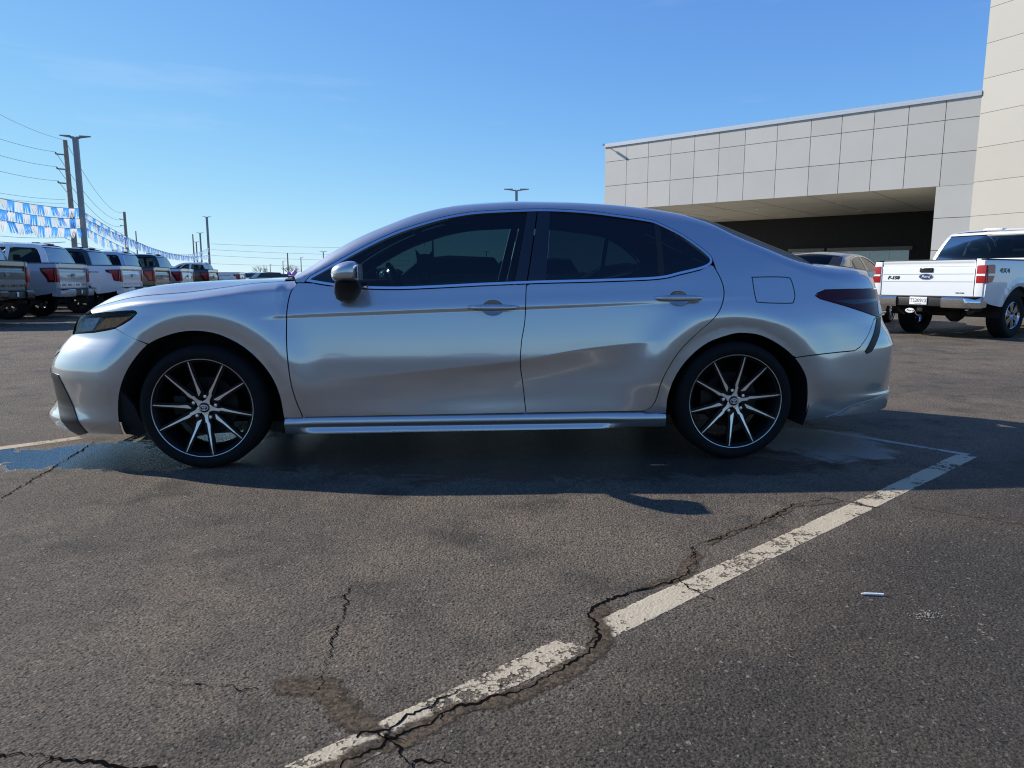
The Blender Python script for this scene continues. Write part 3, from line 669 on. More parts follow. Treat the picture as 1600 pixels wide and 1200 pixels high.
    sw = MB(); c = Vector((-.42, -.36, .90)); ax = Vector((math.cos(R_(-24)), 0, math.sin(R_(-24))*-1)); e1 = Vector((0, 1, 0)); e2 = ax.cross(e1)
    sw.tube([c+(e1*math.cos(t*math.pi/16)+e2*math.sin(t*math.pi/16))*.185 for t in range(32)], .016, 8, closed=True)
    sw.tube([c-e1*.18, c+e1*.18], .018, 6); sw.tube([c, c-e2*.18*(1 if e2.z > 0 else -1)], .018, 6); sw.tube([c, c-ax*.25], .03, 8); sw.build('steering_wheel', M['black_gloss'], root)
    mb = MB(); mb.box((-.36,-.12,1.255), (-.32,.12,1.315), .012); mb.tube([(-.33,0,1.29), (-.28,0,1.36)], .012, 6); mb.build('rear_view_mirror', M['black_trim'], root)
    mb = MB(); mb.box((-.12,-.60,1.285), (.06,-.20,1.30), .006); mb.build('sun_visor', M['cabin_light'], root)
    for x, rot, ste in ((-1.4125, R_(63), R_(0)), (1.4155, R_(8), 0)):
        lathe_wheel(root, x, -.795, -1, rot, ste); lathe_wheel(root, x, .795, 1, rot, 0)
    return root

car = empty('sedan', (-.2567, 4.580, 0), .0723, 'silver four door sedan seen side on with black and machined alloy wheels', 'car')
build_sedan(car)

# ------------------------------------------------------------------ ground
def asphalt():
    m = bpy.data.materials.new('asphalt'); m.use_nodes = True; t = m.node_tree; L = t.links.new; N = t.nodes.new
    b = t.nodes['Principled BSDF']; b.inputs['Specular IOR Level'].default_value = .3; c = N('ShaderNodeTexCoord')
    def noise(s, d=4, r=.55, vec=None, dist=0):
        n = N('ShaderNodeTexNoise'); n.inputs['Scale'].default_value = s; n.inputs['Detail'].default_value = d; n.inputs['Roughness'].default_value = r; n.inputs['Distortion'].default_value = dist
        L(vec or c.outputs['Object'], n.inputs['Vector']); return n.outputs['Fac']
    def ramp(f, p0, p1, c0=(0,0,0), c1=(1,1,1)):
        n = N('ShaderNodeValToRGB'); e = n.color_ramp.elements; e[0].position = p0; e[1].position = p1; e[0].color = (*c0, 1); e[1].color = (*c1, 1); L(f, n.inputs['Fac']); return n.outputs['Color']
    def mixc(f, a, b_, mode='MIX'):
        n = N('ShaderNodeMix'); n.data_type = 'RGBA'; n.blend_type = mode
        for k, v in (('Factor', f), ('A', a), ('B', b_)):
            if isinstance(v, (int, float)): n.inputs[k].default_value = v
            elif isinstance(v, tuple): n.inputs[k].default_value = (*v, 1)
            else: L(v, n.inputs[k])
        return n.outputs['Result']
    def math_(op, a, b_=None, clamp=False):
        n = N('ShaderNodeMath'); n.operation = op; n.use_clamp = clamp
        for i, v in enumerate((a, b_)):
            if v is None: continue
            if isinstance(v, (int, float)): n.inputs[i].default_value = v
            else: L(v, n.inputs[i])
        return n.outputs[0]
    sx = N('ShaderNodeSeparateXYZ'); L(c.outputs['Object'], sx.inputs[0])
    # broad tone: brown dust against grey binder, patches of older seal coat
    big = noise(.55, 5, .6); col = mixc(ramp(big, .40, .62), (.112, .092, .071), (.160, .128, .092))
    dust = noise(1.7, 6, .65, dist=.6); col = mixc(ramp(dust, .48, .64, c1=(.9,.9,.9)), col, (.178, .141, .100))
    dk = noise(2.6, 5, .6); col = mixc(ramp(dk, .52, .68, c1=(.85,.85,.85)), col, (.060, .052, .040))
    # the bay to the right of the stripe has a younger, darker surface: y < .87*(x) + 1.60
    side = math_('SUBTRACT', math_('MULTIPLY_ADD', sx.outputs[0], .868), sx.outputs[1])
    side.node.inputs[2].default_value if False else None
    pl = N('ShaderNodeMath'); pl.operation = 'MULTIPLY_ADD'; L(sx.outputs[0], pl.inputs[0]); pl.inputs[1].default_value = .87; pl.inputs[2].default_value = 1.60
    sd = math_('SUBTRACT', pl.outputs[0], sx.outputs[1]); sdn = N('ShaderNodeMapRange'); sdn.inputs['From Min'].default_value = -.05; sdn.inputs['From Max'].default_value = .5; L(sd, sdn.inputs['Value'])
    col = mixc(math_('MULTIPLY', sdn.outputs['Result'], .75), col, mixc(ramp(dust, .45, .75), (.045, .040, .032), (.064, .054, .041)))
    # aggregate
    vo = N('ShaderNodeTexVoronoi'); vo.inputs['Scale'].default_value = 190; L(c.outputs['Object'], vo.inputs['Vector'])
    vc = N('ShaderNodeSeparateColor'); L(vo.outputs['Color'], vc.inputs[0])
    agg = N('ShaderNodeMapRange'); agg.inputs['To Min'].default_value = .55; agg.inputs['To Max'].default_value = 1.5; L(vc.outputs[0], agg.inputs['Value'])
    col = mixc(1.0, col, agg.outputs['Result'], 'MULTIPLY')
    vo3 = N('ShaderNodeTexVoronoi'); vo3.inputs['Scale'].default_value = 42; L(c.outputs['Object'], vo3.inputs['Vector'])
    v3 = N('ShaderNodeSeparateColor'); L(vo3.outputs['Color'], v3.inputs[0])
    chip = math_('MULTIPLY', math_('GREATER_THAN', v3.outputs[0], .94), math_('LESS_THAN', vo3.outputs['Distance'], .26))
    col = mixc(math_('MULTIPLY', chip, .7), col, (.30, .27, .22))
    vo4 = N('ShaderNodeTexVoronoi'); vo4.inputs['Scale'].default_value = 105; L(c.outputs['Object'], vo4.inputs['Vector']); v4 = N('ShaderNodeSeparateColor'); L(vo4.outputs['Color'], v4.inputs[0])
    chip2 = math_('MULTIPLY', math_('GREATER_THAN', v4.outputs[0], .90), math_('LESS_THAN', vo4.outputs['Distance'], .38)); col = mixc(math_('MULTIPLY', chip2, .55), col, (.26, .235, .195))
    hole = math_('MULTIPLY', math_('GREATER_THAN', v4.outputs[1], .87), math_('LESS_THAN', vo4.outputs['Distance'], .42)); col = mixc(math_('MULTIPLY', hole, .85), col, (.012, .011, .010))
    # open pits between the stones
    pit = ramp(noise(150, 3, .6), .33, .42); pc = N('ShaderNodeMapRange'); pc.inputs['To Min'].default_value = .30; L(pit, pc.inputs['Value'])
    col = mixc(1.0, col, pc.outputs['Result'], 'MULTIPLY')
    # oil spots
    os_ = noise(1.6, 7, .7); col = mixc(ramp(os_, .64, .72, c1=(.75,.75,.75)), col, (.025, .023, .022))
    # wet run-off below and beside the parked car; also paints its shade darker
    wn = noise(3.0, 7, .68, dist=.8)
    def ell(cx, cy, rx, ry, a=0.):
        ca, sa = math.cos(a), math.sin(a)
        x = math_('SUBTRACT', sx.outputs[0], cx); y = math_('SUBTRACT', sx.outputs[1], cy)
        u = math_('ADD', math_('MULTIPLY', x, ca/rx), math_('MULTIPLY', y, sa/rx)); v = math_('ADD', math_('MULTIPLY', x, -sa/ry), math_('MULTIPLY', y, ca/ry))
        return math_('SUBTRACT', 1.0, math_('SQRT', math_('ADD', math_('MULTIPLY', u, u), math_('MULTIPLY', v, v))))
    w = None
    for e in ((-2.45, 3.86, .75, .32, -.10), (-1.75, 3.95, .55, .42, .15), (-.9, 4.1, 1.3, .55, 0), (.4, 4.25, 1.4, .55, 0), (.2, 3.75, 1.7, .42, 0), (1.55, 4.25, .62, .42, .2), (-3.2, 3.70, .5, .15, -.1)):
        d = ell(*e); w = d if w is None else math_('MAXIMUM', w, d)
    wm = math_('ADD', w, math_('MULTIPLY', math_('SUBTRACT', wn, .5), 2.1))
    wr = N('ShaderNodeMapRange'); wr.inputs['From Min'].default_value = .02; wr.inputs['From Max'].default_value = .20; L(wm, wr.inputs['Value']); wet_shade = wr.outputs['Result']
    col = mixc(wet_shade, col, mixc(1.0, col, (.22, .22, .23), 'MULTIPLY'))
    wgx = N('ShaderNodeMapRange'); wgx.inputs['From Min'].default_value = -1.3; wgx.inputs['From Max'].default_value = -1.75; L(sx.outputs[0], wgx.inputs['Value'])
    col = mixc(math_('MULTIPLY', wet_shade, wgx.outputs['Result']), col, mixc(1.0, col, (.35, .35, .36), 'MULTIPLY'))
    # dried pale residue behind the rear wheel
    sal = math_('ADD', ell(1.90, 4.22, .40, .46, -.2), math_('MULTIPLY', math_('SUBTRACT', noise(5, 6, .65, dist=1.0), .5), 1.5))
    sr = N('ShaderNodeMapRange'); sr.inputs['From Min'].default_value = -.05; sr.inputs['From Max'].default_value = .18; L(sal, sr.inputs['Value'])
    col = mixc(math_('MULTIPLY', sr.outputs['Result'], math_('ADD', .25, math_('MULTIPLY', noise(38, 6, .75), .9))), col, (.40, .395, .36))
    # light scuffs
    col = mixc(ramp(noise(9, 6, .7, dist=2), .68, .80, c1=(.35,.35,.35)), col, (.22, .205, .18))
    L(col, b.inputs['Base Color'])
    gx = N('ShaderNodeMapRange'); gx.inputs['From Min'].default_value = -1.15; gx.inputs['From Max'].default_value = -1.75; L(sx.outputs[0], gx.inputs['Value'])
    gloss = math_('MULTIPLY', wet_shade, math_('ADD', math_('MULTIPLY', gx.outputs['Result'], .94), .06)); spx = N('ShaderNodeMapRange'); spx.inputs['To Min'].default_value = .30; spx.inputs['To Max'].default_value = .9; L(gloss, spx.inputs['Value']); L(spx.outputs['Result'], b.inputs['Specular IOR Level']); L(gloss, b.inputs['Coat Weight']); b.inputs['Coat IOR'].default_value = 1.75; b.inputs['Coat Roughness'].default_value = .04
    rg = N('ShaderNodeMapRange'); rg.inputs['To Min'].default_value = .88; rg.inputs['To Max'].default_value = .05; L(gloss, rg.inputs['Value']); L(rg.outputs['Result'], b.inputs['Roughness'])
    # relief: stones, pits and a slow wave
    vd = N('ShaderNodeTexVoronoi'); vd.inputs['Scale'].default_value = 130; vd.feature = 'SMOOTH_F1'; vd.inputs['Smoothness'].default_value = .6
    L(c.outputs['Object'], vd.inputs['Vector'])
    h1 = math_('MULTIPLY', vd.outputs['Distance'], -.9); h2 = math_('MULTIPLY', noise(95, 6, .75), 1.5); h3 = math_('MULTIPLY', noise(6, 4), .7)
    hh = math_('ADD', math_('ADD', h1, h2), h3)
    bp = N('ShaderNodeBump'); bp.inputs['Distance'].default_value = .011; L(hh, bp.inputs['Height'])
    bs = N('ShaderNodeMapRange'); bs.inputs['To Min'].default_value = .85; bs.inputs['To Max'].default_value = .24; L(gloss, bs.inputs['Value']); L(bs.outputs['Result'], bp.inputs['Strength'])
    L(bp.outputs['Normal'], b.inputs['Normal'])
    L(bp.outputs['Normal'], b.inputs['Coat Normal'])
    return m
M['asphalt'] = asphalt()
def worn_paint(name, color, cut, soft=.06, alpha=1.0):
    """paint film that has flaked away where the noise is high"""
    m = bpy.data.materials.new(name); m.use_nodes = True; t = m.node_tree; L = t.links.new; N = t.nodes.new
    b = t.nodes['Principled BSDF']; b.inputs['Roughness'].default_value = .8; c = N('ShaderNodeTexCoord')
    n1 = N('ShaderNodeTexNoise'); n1.inputs['Scale'].default_value = 26; n1.inputs['Detail'].default_value = 8; n1.inputs['Roughness'].default_value = .72; L(c.outputs['Object'], n1.inputs['Vector'])
    n2 = N('ShaderNodeTexNoise'); n2.inputs['Scale'].default_value = 3.1; n2.inputs['Detail'].default_value = 3; L(c.outputs['Object'], n2.inputs['Vector'])
    vd = N('ShaderNodeTexVoronoi'); vd.inputs['Scale'].default_value = 110; L(c.outputs['Object'], vd.inputs['Vector'])
    a = N('ShaderNodeMath'); a.operation = 'MULTIPLY_ADD'; L(n2.outputs['Fac'], a.inputs[0]); a.inputs[1].default_value = .75; L(n1.outputs['Fac'], a.inputs[2])
    a2 = N('ShaderNodeMath'); a2.operation = 'MULTIPLY_ADD'; L(vd.outputs['Distance'], a2.inputs[0]); a2.inputs[1].default_value = .22; L(a.outputs[0], a2.inputs[2])
    at_ = N('ShaderNodeAttribute'); at_.attribute_name = 'core'; e_ = N('ShaderNodeMath'); e_.operation = 'MULTIPLY_ADD'; e_.inputs[1].default_value = -.34; L(at_.outputs['Fac'], e_.inputs[0]); L(a2.outputs[0], e_.inputs[2]); e2 = N('ShaderNodeMath'); e2.operation = 'ADD'; e2.inputs[1].default_value = .34; L(e_.outputs[0], e2.inputs[0]); a2 = e2
    r = N('ShaderNodeMapRange'); r.inputs['From Min'].default_value = cut; r.inputs['From Max'].default_value = cut+soft; r.inputs['To Min'].default_value = alpha; r.inputs['To Max'].default_value = 0; L(a2.outputs[0], r.inputs['Value'])
    L(r.outputs['Result'], b.inputs['Alpha'])
    mr = N('ShaderNodeMapRange'); mr.inputs['To Min'].default_value = .72; mr.inputs['To Max'].default_value = 1.2; L(n1.outputs['Fac'], mr.inputs['Value'])
    x = N('ShaderNodeMix'); x.data_type = 'RGBA'; x.blend_type = 'MULTIPLY'; x.inputs['Factor'].default_value = 1; x.inputs['A'].default_value = (*color, 1); L(mr.outputs['Result'], x.inputs['B']); L(x.outputs['Result'], b.inputs['Base Color'])
    bp = N('ShaderNodeBump'); bp.inputs['Strength'].default_value = .7; bp.inputs['Distance'].default_value = .008; L(a2.outputs[0], bp.inputs['Height']); L(bp.outputs['Normal'], b.inputs['Normal'])
    return m
def crumble(name, color):
    m = bpy.data.materials.new(name); m.use_nodes = True; t = m.node_tree; L = t.links.new; N = t.nodes.new
    b = t.nodes['Principled BSDF']; b.inputs['Roughness'].default_value = .95; b.inputs['Specular IOR Level'].default_value = .1; c = N('ShaderNodeTexCoord')
    at_ = N('ShaderNodeAttribute'); at_.attribute_name = 'core'
    n1 = N('ShaderNodeTexNoise'); n1.inputs['Scale'].default_value = 34; n1.inputs['Detail'].default_value = 8; n1.inputs['Roughness'].default_value = .75; L(c.outputs['Object'], n1.inputs['Vector'])
    n2 = N('ShaderNodeTexNoise'); n2.inputs['Scale'].default_value = 7; n2.inputs['Detail'].default_value = 3; L(c.outputs['Object'], n2.inputs['Vector'])
    a = N('ShaderNodeMath'); a.operation = 'ADD'; L(n1.outputs['Fac'], a.inputs[0]); L(n2.outputs['Fac'], a.inputs[1])
    s1 = N('ShaderNodeMath'); s1.operation = 'MULTIPLY_ADD'; s1.inputs[1].default_value = 1.0; L(a.outputs[0], s1.inputs[0]); L(at_.outputs['Fac'], s1.inputs[2])
    r = N('ShaderNodeMapRange'); r.inputs['From Min'].default_value = 1.28; r.inputs['From Max'].default_value = 1.50; L(s1.outputs[0], r.inputs['Value']); L(r.outputs['Result'], b.inputs['Alpha'])
    vo = N('ShaderNodeTexVoronoi'); vo.inputs['Scale'].default_value = 120; L(c.outputs['Object'], vo.inputs['Vector']); sc = N('ShaderNodeSeparateColor'); L(vo.outputs['Color'], sc.inputs[0])
    mr = N('ShaderNodeMapRange'); mr.inputs['To Min'].default_value = .5; mr.inputs['To Max'].default_value = 1.4; L(sc.outputs[0], mr.inputs['Value'])
    x = N('ShaderNodeMix'); x.data_type = 'RGBA'; x.blend_type = 'MULTIPLY'; x.inputs['Factor'].default_value = 1; x.inputs['A'].default_value = (*color, 1); L(mr.outputs['Result'], x.inputs['B']); L(x.outputs['Result'], b.inputs['Base Color'])
    bp = N('ShaderNodeBump'); bp.inputs['Strength'].default_value = 1; bp.inputs['Distance'].default_value = .012; L(a.outputs[0], bp.inputs['Height']); L(bp.outputs['Normal'], b.inputs['Normal'])
    return m
M['crumble'] = crumble('crumbled_asphalt', (.105, .080, .055))
def soft_strips(name, items, z, m, prof=((-1, 0), (-.5, .375), (0, .75), (.5, .375), (1, 0)), jag=.004, ends=6):
    vs = []; fs = []; core = []
    for pts, w, sd in items:
        q = jag_line(pts, .012, jag, sd) if jag else densify(pts, .02, closed=False); P = [Vector((*p, 0)) for p in q]; b0 = len(vs)
        for i, p in enumerate(P):
            d = (P[min(i+1, len(P)-1)]-P[max(i-1, 0)]).normalized(); n = Vector((-d.y, d.x, 0)); e_ = min(1, i/ends, (len(P)-1-i)/ends)
            for k, (f, c_) in enumerate(prof):
                vs.append(tuple(p+n*w*.62*f+Vector((0, 0, z)))); core.append(c_*e_)
        for i in range(len(P)-1):
            for k in range(4): fs.append((b0+i*5+k, b0+i*5+k+1, b0+i*5+k+6, b0+i*5+k+5))
    me = bpy.data.meshes.new(name); me.from_pydata(vs, [], fs); at_ = me.attributes.new('core', 'FLOAT', 'POINT'); at_.data.foreach_set('value', core)
    me.materials.append(m); return link(bpy.data.objects.new(name, me))
M['line_flaked'] = worn_paint('line_paint_flaked', (.47, .395, .275), .955)
M['line_paint'] = worn_paint('line_paint', (.49, .415, .29), 1.045)
M['line_worn'] = worn_paint('line_paint_worn', (.50, .49, .45), 1.10, .16, .8)
M['crack_dark'] = mat('crack_dark', (.007, .006, .005), 1.0, spec=0.)
M['crack_fill'] = worn_paint('crumbled_binder', (.10, .078, .055), .98, .22)
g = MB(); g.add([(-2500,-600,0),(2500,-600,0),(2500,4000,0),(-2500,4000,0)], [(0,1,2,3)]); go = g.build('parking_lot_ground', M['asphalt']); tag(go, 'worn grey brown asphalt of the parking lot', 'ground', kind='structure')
def strip(pts, w, z, jag=0., seed=1, wv=None):
    """ribbon along pts (x,y), width w, ragged edges"""
    rnd = random.Random(seed); P = [Vector((*p, 0)) for p in pts]; vs = []; fs = []
    for i, p in enumerate(P):
        d = (P[min(i+1, len(P)-1)]-P[max(i-1, 0)]).normalized(); n = Vector((-d.y, d.x, 0)); ww = (wv[i] if wv else w)/2
        vs += [tuple(p+n*(ww*(1+jag*rnd.uniform(-1, 1)))+Vector((0,0,z))), tuple(p-n*(ww*(1+jag*rnd.uniform(-1, 1)))+Vector((0,0,z)))]
    for i in range(len(P)-1): fs.append((2*i, 2*i+1, 2*i+3, 2*i+2))
    return vs, fs
def jag_line(pts, step, amp, seed):
    """random walk that follows a coarse polyline"""
    rnd = random.Random(seed); out = []; P = densify(pts, step, closed=False); o = 0.
    for i, p in enumerate(P):
        a = np.array(P[max(i-1, 0)]); b = np.array(P[min(i+1, len(P)-1)]); d = (b-a)/max(np.linalg.norm(b-a), 1e-6)
        o = o*.72+rnd.uniform(-amp, amp); out.append((p[0]-d[1]*o+d[0]*rnd.uniform(-amp, amp)*.4, p[1]+d[0]*o+d[1]*rnd.uniform(-amp, amp)*.4))
    return out
L0 = np.array((-.75, 1.005)); L1 = np.array((2.585, 3.885))
LP_ = ((-1, 0), (-.87, 1), (0, 1), (.87, 1), (1, 0))
def stripe(p0, p1, w, z, m, label):
    o = soft_strips('parking_line', [([tuple(p0), tuple(p1)], w/1.24, 1)], z, m, LP_, 0, 1.2); return tag(o, label, 'marking', kind='structure')
def lp(t): return tuple(L0+(L1-L0)*t)
stripe(lp(0), lp(.286), .104, .0010, M['line_flaked'], 'badly flaked near end of the cream parking stripe')
stripe(lp(.297), lp(.690), .106, .0010, M['line_paint'], 'flaking cream parking stripe running diagonally to the right')
stripe(lp(.691), lp(1.0), .106, .0012, M['line_paint'], 'far end of the cream parking stripe reaching into the shadow')
stripe((2.60,3.88), (2.02,4.56), .055, .0010, M['line_worn'], 'worn pale cross mark at the far end of the stripe')
M['line_tan'] = worn_paint('line_paint_tan', (.44, .34, .22), 1.08)
stripe((-3.96,3.175), (-2.70,4.335), .10, .0010, M['line_tan'], 'tan parking stripe running under the front bumper at left')
cracks = [
 ([(1.59,2.95),(1.516,3.033),(1.43,3.098),(1.241,2.988),(1.027,2.782),(.887,2.671),(.679,2.503),(.641,2.354),(.554,2.221),(.278,2.057),(.229,1.973),(.239,1.822),(.168,1.723),(.08,1.633),(-.015,1.552),(-.12,1.526),(-.213,1.431),(-.276,1.387),(-.342,1.317),(-.40,1.26)], .008, 1),
 ([(-.526,2.16),(-.526,2.101),(-.496,1.933),(-.488,1.755),(-.473,1.633),(-.466,1.578)], .006, 2),
 ([(.554,2.221),(.574,2.171),(.597,2.101),(.62,2.06)], .007, 3),
 ([(-2.30,2.95),(-2.321,3.079),(-2.390,3.444),(-2.46,3.80),(-2.552,4.218)], .010, 4),
 ([(-1.25,1.36),(-1.075,1.346),(-.994,1.346),(-.856,1.317),(-.70,1.29)], .008, 5),
 ([(-.28,1.409),(-.20,1.30),(-.16,1.21)], .012, 6),
 ([(-.9,1.62),(-.75,1.60),(-.62,1.585)], .004, 7),
 ([(-.342,1.405),(-.24,1.46),(-.12,1.60),(.0,1.60)], .006, 8)]
vs_, fs_ = [], []
b = MB()
for pts, w, sdn in cracks:
    rc = random.Random(sdn*7); q = jag_line(pts, .009, .0075, sdn); wk = 1.0; wv = []
    for _ in q: wk = min(1.9, max(.4, wk+rc.uniform(-.35, .35))); wv.append(w*wk)
    b.add(*strip(q, w, .0024, .35, sdn+40, [k_*.62 for k_ in wv]))
    for _ in range(max(1, len(q)//28)):            # short side branches
        i = rc.randrange(3, len(q)-3); d = np.array(q[i+2])-np.array(q[i-2]); a0 = math.atan2(d[1], d[0])+rc.choice((-1, 1))*rc.uniform(.5, 1.2); ln = rc.uniform(.025, .10)
        br = jag_line([q[i], (q[i][0]+ln*math.cos(a0), q[i][1]+ln*math.sin(a0))], .008, .006, sdn+i); k = len(br)
        b.add(*strip(br, w, .0022, .3, i, [w*.55*(1-j/k)+.0008 for j in range(k)]))
tag(b.build('asphalt_cracks', M['crack_dark']), 'thin dark branching cracks in the asphalt', 'crack', kind='structure')
CRUMB = (([(1.50,3.05),(1.241,2.98),(1.027,2.78),(.887,2.671),(.70,2.50)], .045, 21), ([(.69,2.49),(.64,2.37),(.57,2.24),(.40,2.13)], .075, 25), ([(.30,2.06),(.245,1.965),(.258,1.822),(.185,1.718),(.095,1.622),(-.005,1.542),(-.11,1.512),(-.213,1.415),(-.30,1.36),(-.42,1.26),(-.5,1.2)], .085, 22), ([(-.62,1.62),(-.466,1.578),(-.34,1.46),(-.27,1.38)], .11, 24), ([(1.72,2.98),(2.1,2.75),(2.6,2.55)], .03, 26))
tag(soft_strips('crumbled_asphalt', CRUMB, .0017, M['crumble']), 'brown crumbled edge along the crack beside the stripe', 'crack', kind='structure')

# ------------------------------------------------------------------ pickup trucks (local: x forwards from the tailgate, y left, z up)
WB0, WB1, WR = 1.16, 4.84, .395
def _arch(cx, r=.50, n=18, z0=.40): return [(cx+r*math.cos(R_(a)), z0+.02+r*.98*math.sin(R_(a))) for a in np.linspace(-6, 186, n)]
_tb = pch([.4,.55,.62,.75,.95,1.10,1.25,1.33,1.38], [.955,.965,.975,.990,1.0,.998,.985,.972,.955])
def PTB(x, z):
    """bed and lower cab side"""
    y = _tb(z)
    for cx in (WB0, WB1):
        r = np.hypot(x-cx, z-.42); y = y+.022*np.exp(-((r-.56)/.05)**2)*sst(.35, .6, z)
    y = y-.05*sst(.12, 0, x)**2*0 - .22*sst(5.2, 5.85, x)**2
    return x*1., y, z*1.
def PTG(x, z):
    """glass-house"""
    return x*1., .972-.30*np.maximum(z-1.36, 0)-.18*np.maximum(z-1.36, 0)**2-.05*sst(3.2, 4.5, x), z*1.
GH_T = smooth_poly([(1.86,1.40),(1.93,1.62),(2.03,1.84),(2.14,1.925),(2.40,1.955),(2.9,1.962),(3.3,1.945),(3.62,1.86),(3.95,1.66),(4.32,1.42)], 4)
def pickup_wheel(parent, x, s, rimm, bright):
    w = empty('wheel', (x, s*.80, WR)); w.parent = parent; w.rotation_euler = (0, R_(17*x), 0 if s < 0 else math.pi)
    b = MB(); half = [(.235,-.12),(.27,-.135),(.33,-.14),(.37,-.132),(.39,-.112)]; b.lathe(half+[(.395,-.09),(.395,.09)]+[(r, -y) for r, y in half[::-1]], 40)
    for k in range(36):
        a = 2*math.pi*k/36
        for yy, o in ((-.075, 0), (0, .5), (.075, 0)):
            a2 = a+o*2*math.pi/36; ca, sa = math.cos(a2), math.sin(a2); hw = .024
            q = [(r*ca-t*sa, y2, r*sa+t*ca) for r in (.385, .403) for t in (-hw, hw) for y2 in (yy-.03, yy+.03)]
            b.add(q, [(0,1,3,2),(4,5,7,6),(0,1,5,4),(2,3,7,6),(0,2,6,4),(1,3,7,5)])
    b.build('tyre', M['tyre'], w)
    b = MB(); b.lathe([(.24,-.125),(.232,-.13),(.215,-.09),(.20,.06),(.24,.12)], 40); b.lathe([(.001,-.085),(.07,-.085),(.085,-.06),(.001,-.06)], 20)
    for k in range(6):
        a = 2*math.pi*k/6
        for d in (-.13, .13):
            ca, sa = math.cos(a+d), math.sin(a+d)
            b.prism([(.06,-.024),(.225,-.030),(.225,.030),(.06,.024)], -.112, -.075, lambda u, v, hh: (u*ca-v*sa, hh, u*sa+v*ca))
    b.build('rim', rimm, w)
    return w
def build_pickup(root, paint, opt):
    lamp = opt.get('lamp', 'new'); pm = paint
    for sd in (-1, 1):
        kw = dict(side=sd)
        # panel() lays y = side*func ; near -y is side -1
        bed = [(.03,.66),(.03,1.345),(1.80,1.352),(1.80,.56)]+[p for p in _arch(WB0) if p[0] > WB0 and p[1] > .5]+[p for p in _arch(WB0) if p[0] <= WB0 and p[1] > .5]+[(.60,.56),(.30,.60)]
        panel('bed_side', bed, PTB, pm, root, su=.09, sw=.05, edge=.05, flange=.06, **kw)
        cab = [(1.815,.56),(1.815,1.355),(4.36,1.37),(4.40,1.30),(4.40,.56)]
        panel('cab_side', cab, PTB, pm, root, su=.12, sw=.06, edge=.05, flange=.05, **kw)
        for xd in (2.35, 3.36): panel('door_seam', [(xd-.004,.62),(xd+.004,.62),(xd+.004,1.345),(xd-.004,1.345)], PTB, M['black_trim'], root, su=.1, sw=.06, edge=.05, flange=0, off=.0015, **kw)
        wing = [(4.41,.70)]+[p for p in _arch(WB1)[::-1] if p[1] > .55]+[(5.55,.62),(5.82,.66),(5.80,1.12),(5.4,1.19),(4.41,1.27)]
        panel('front_wing', wing, PTB, pm, root, su=.12, sw=.06, edge=.05, flange=.05, **kw)
        w1 = [(2.02,1.395),(2.08,1.62),(2.17,1.80),(2.24,1.845),(2.86,1.870),(2.89,1.395)]; w2 = [(2.98,1.395),(2.97,1.872),(3.28,1.862),(3.55,1.78),(3.86,1.59),(4.06,1.41)]
        gh = [(1.83,1.36)]+GH_T+[(4.36,1.375)]
        panel('cab_pillars', gh, PTG, pm, root, su=.1, sw=.05, edge=.04, flange=.04, holes=[w1, w2], **kw)
        for w_ in (w1, w2): panel('side_window', offset(w_, -.002), PTG, M['tint_truck'], root, su=.15, sw=.1, edge=.06, flange=0, off=-.012, **kw)
        # wheels, arch insides, lamp
        pickup_wheel(root, WB0, sd, opt['rim'], False); pickup_wheel(root, WB1, sd, opt['rim'], False)
        for cx in (WB0, WB1):
            mb = MB(); pts = _arch(cx, .52); n = len(pts); mb.add([(x, sd*.97, z) for x, z in pts]+[(x, sd*.55, z) for x, z in pts], [(i, i+1, n+i+1, n+i) for i in range(n-1)])
            mb.build('wheel_liner', M['liner'], root)
        if lamp == 'old':
            side_l = [(.035,1.262),(.20,1.270),(.265,1.262),(.25,1.10),(.185,.985),(.035,.965)]
            t = panel('tail_light', side_l, PTB, M['red'], root, su=.06, sw=.03, edge=.02, off=.018, flange=.02, **kw)
            panel('reversing_lens', [(.036,1.085),(.036,1.120),(.262,1.122),(.25,1.090)], PTB, M['lamp_white'], t, su=.06, sw=.03, edge=.02, off=.022, flange=.01, **kw)
            mb = MB(); mb.box((.005, min(sd*.845, sd*.992), .965), (.05, max(sd*.845, sd*.992), 1.262), .006); b_ = mb.build('tail_light', M['red'], root)
            mb = MB(); mb.box((-.001, min(sd*.85, sd*.985), 1.085), (.02, max(sd*.85, sd*.985), 1.118)); mb.build('reversing_lens', M['lamp_white'], b_)
        else:
            side_l = [(.035,1.250),(.36,1.242),(.34,1.16),(.22,.98),(.20,.90),(.035,.90)] if lamp == 'new' else [(.035,1.245),(.40,1.235),(.37,1.165),(.23,1.12),(.185,.93),(.035,.915)]
            t = panel('tail_light', side_l, PTB, M['darkred'], root, su=.06, sw=.04, edge=.03, off=.014, flange=.02, **kw)
            panel('lamp_bar', [(.06,1.225),(.30,1.215),(.28,1.16),(.20,1.09),(.15,.95),(.06,.94)], PTB, M['red'], t, su=.06, sw=.04, edge=.03, off=.017, flange=.004, **kw)
            mb = MB(); mb.box((-.012, min(sd*.85, sd*.992), .90), (.05, max(sd*.85, sd*.992), 1.25), .01); b_ = mb.build('tail_light', M['red'], root)
    # roof and screens
    mb = MB(); ys = np.linspace(-1, 1, 9); vs = []
    tops = [p for p in GH_T if 2.10 < p[0] < 3.45]
    for x, z in tops:
        ye = float(PTG(np.array([x]), np.array([z]))[1][0])
        for t in ys: vs.append((x, t*ye, z+.035*(1-t**4)))
    n = len(tops); mb.add(vs, [(i*9+j, i*9+j+1, i*9+j+10, i*9+j+9) for i in range(n-1) for j in range(8)], True); rf = mb.build('roof', pm, root)
    mb = MB(); mb.box((2.10,-.17,1.952), (2.26,.17,1.990), .012); mb.build('brake_lamp', M['red'] if lamp != 'old' else M['lamp_white'], rf)
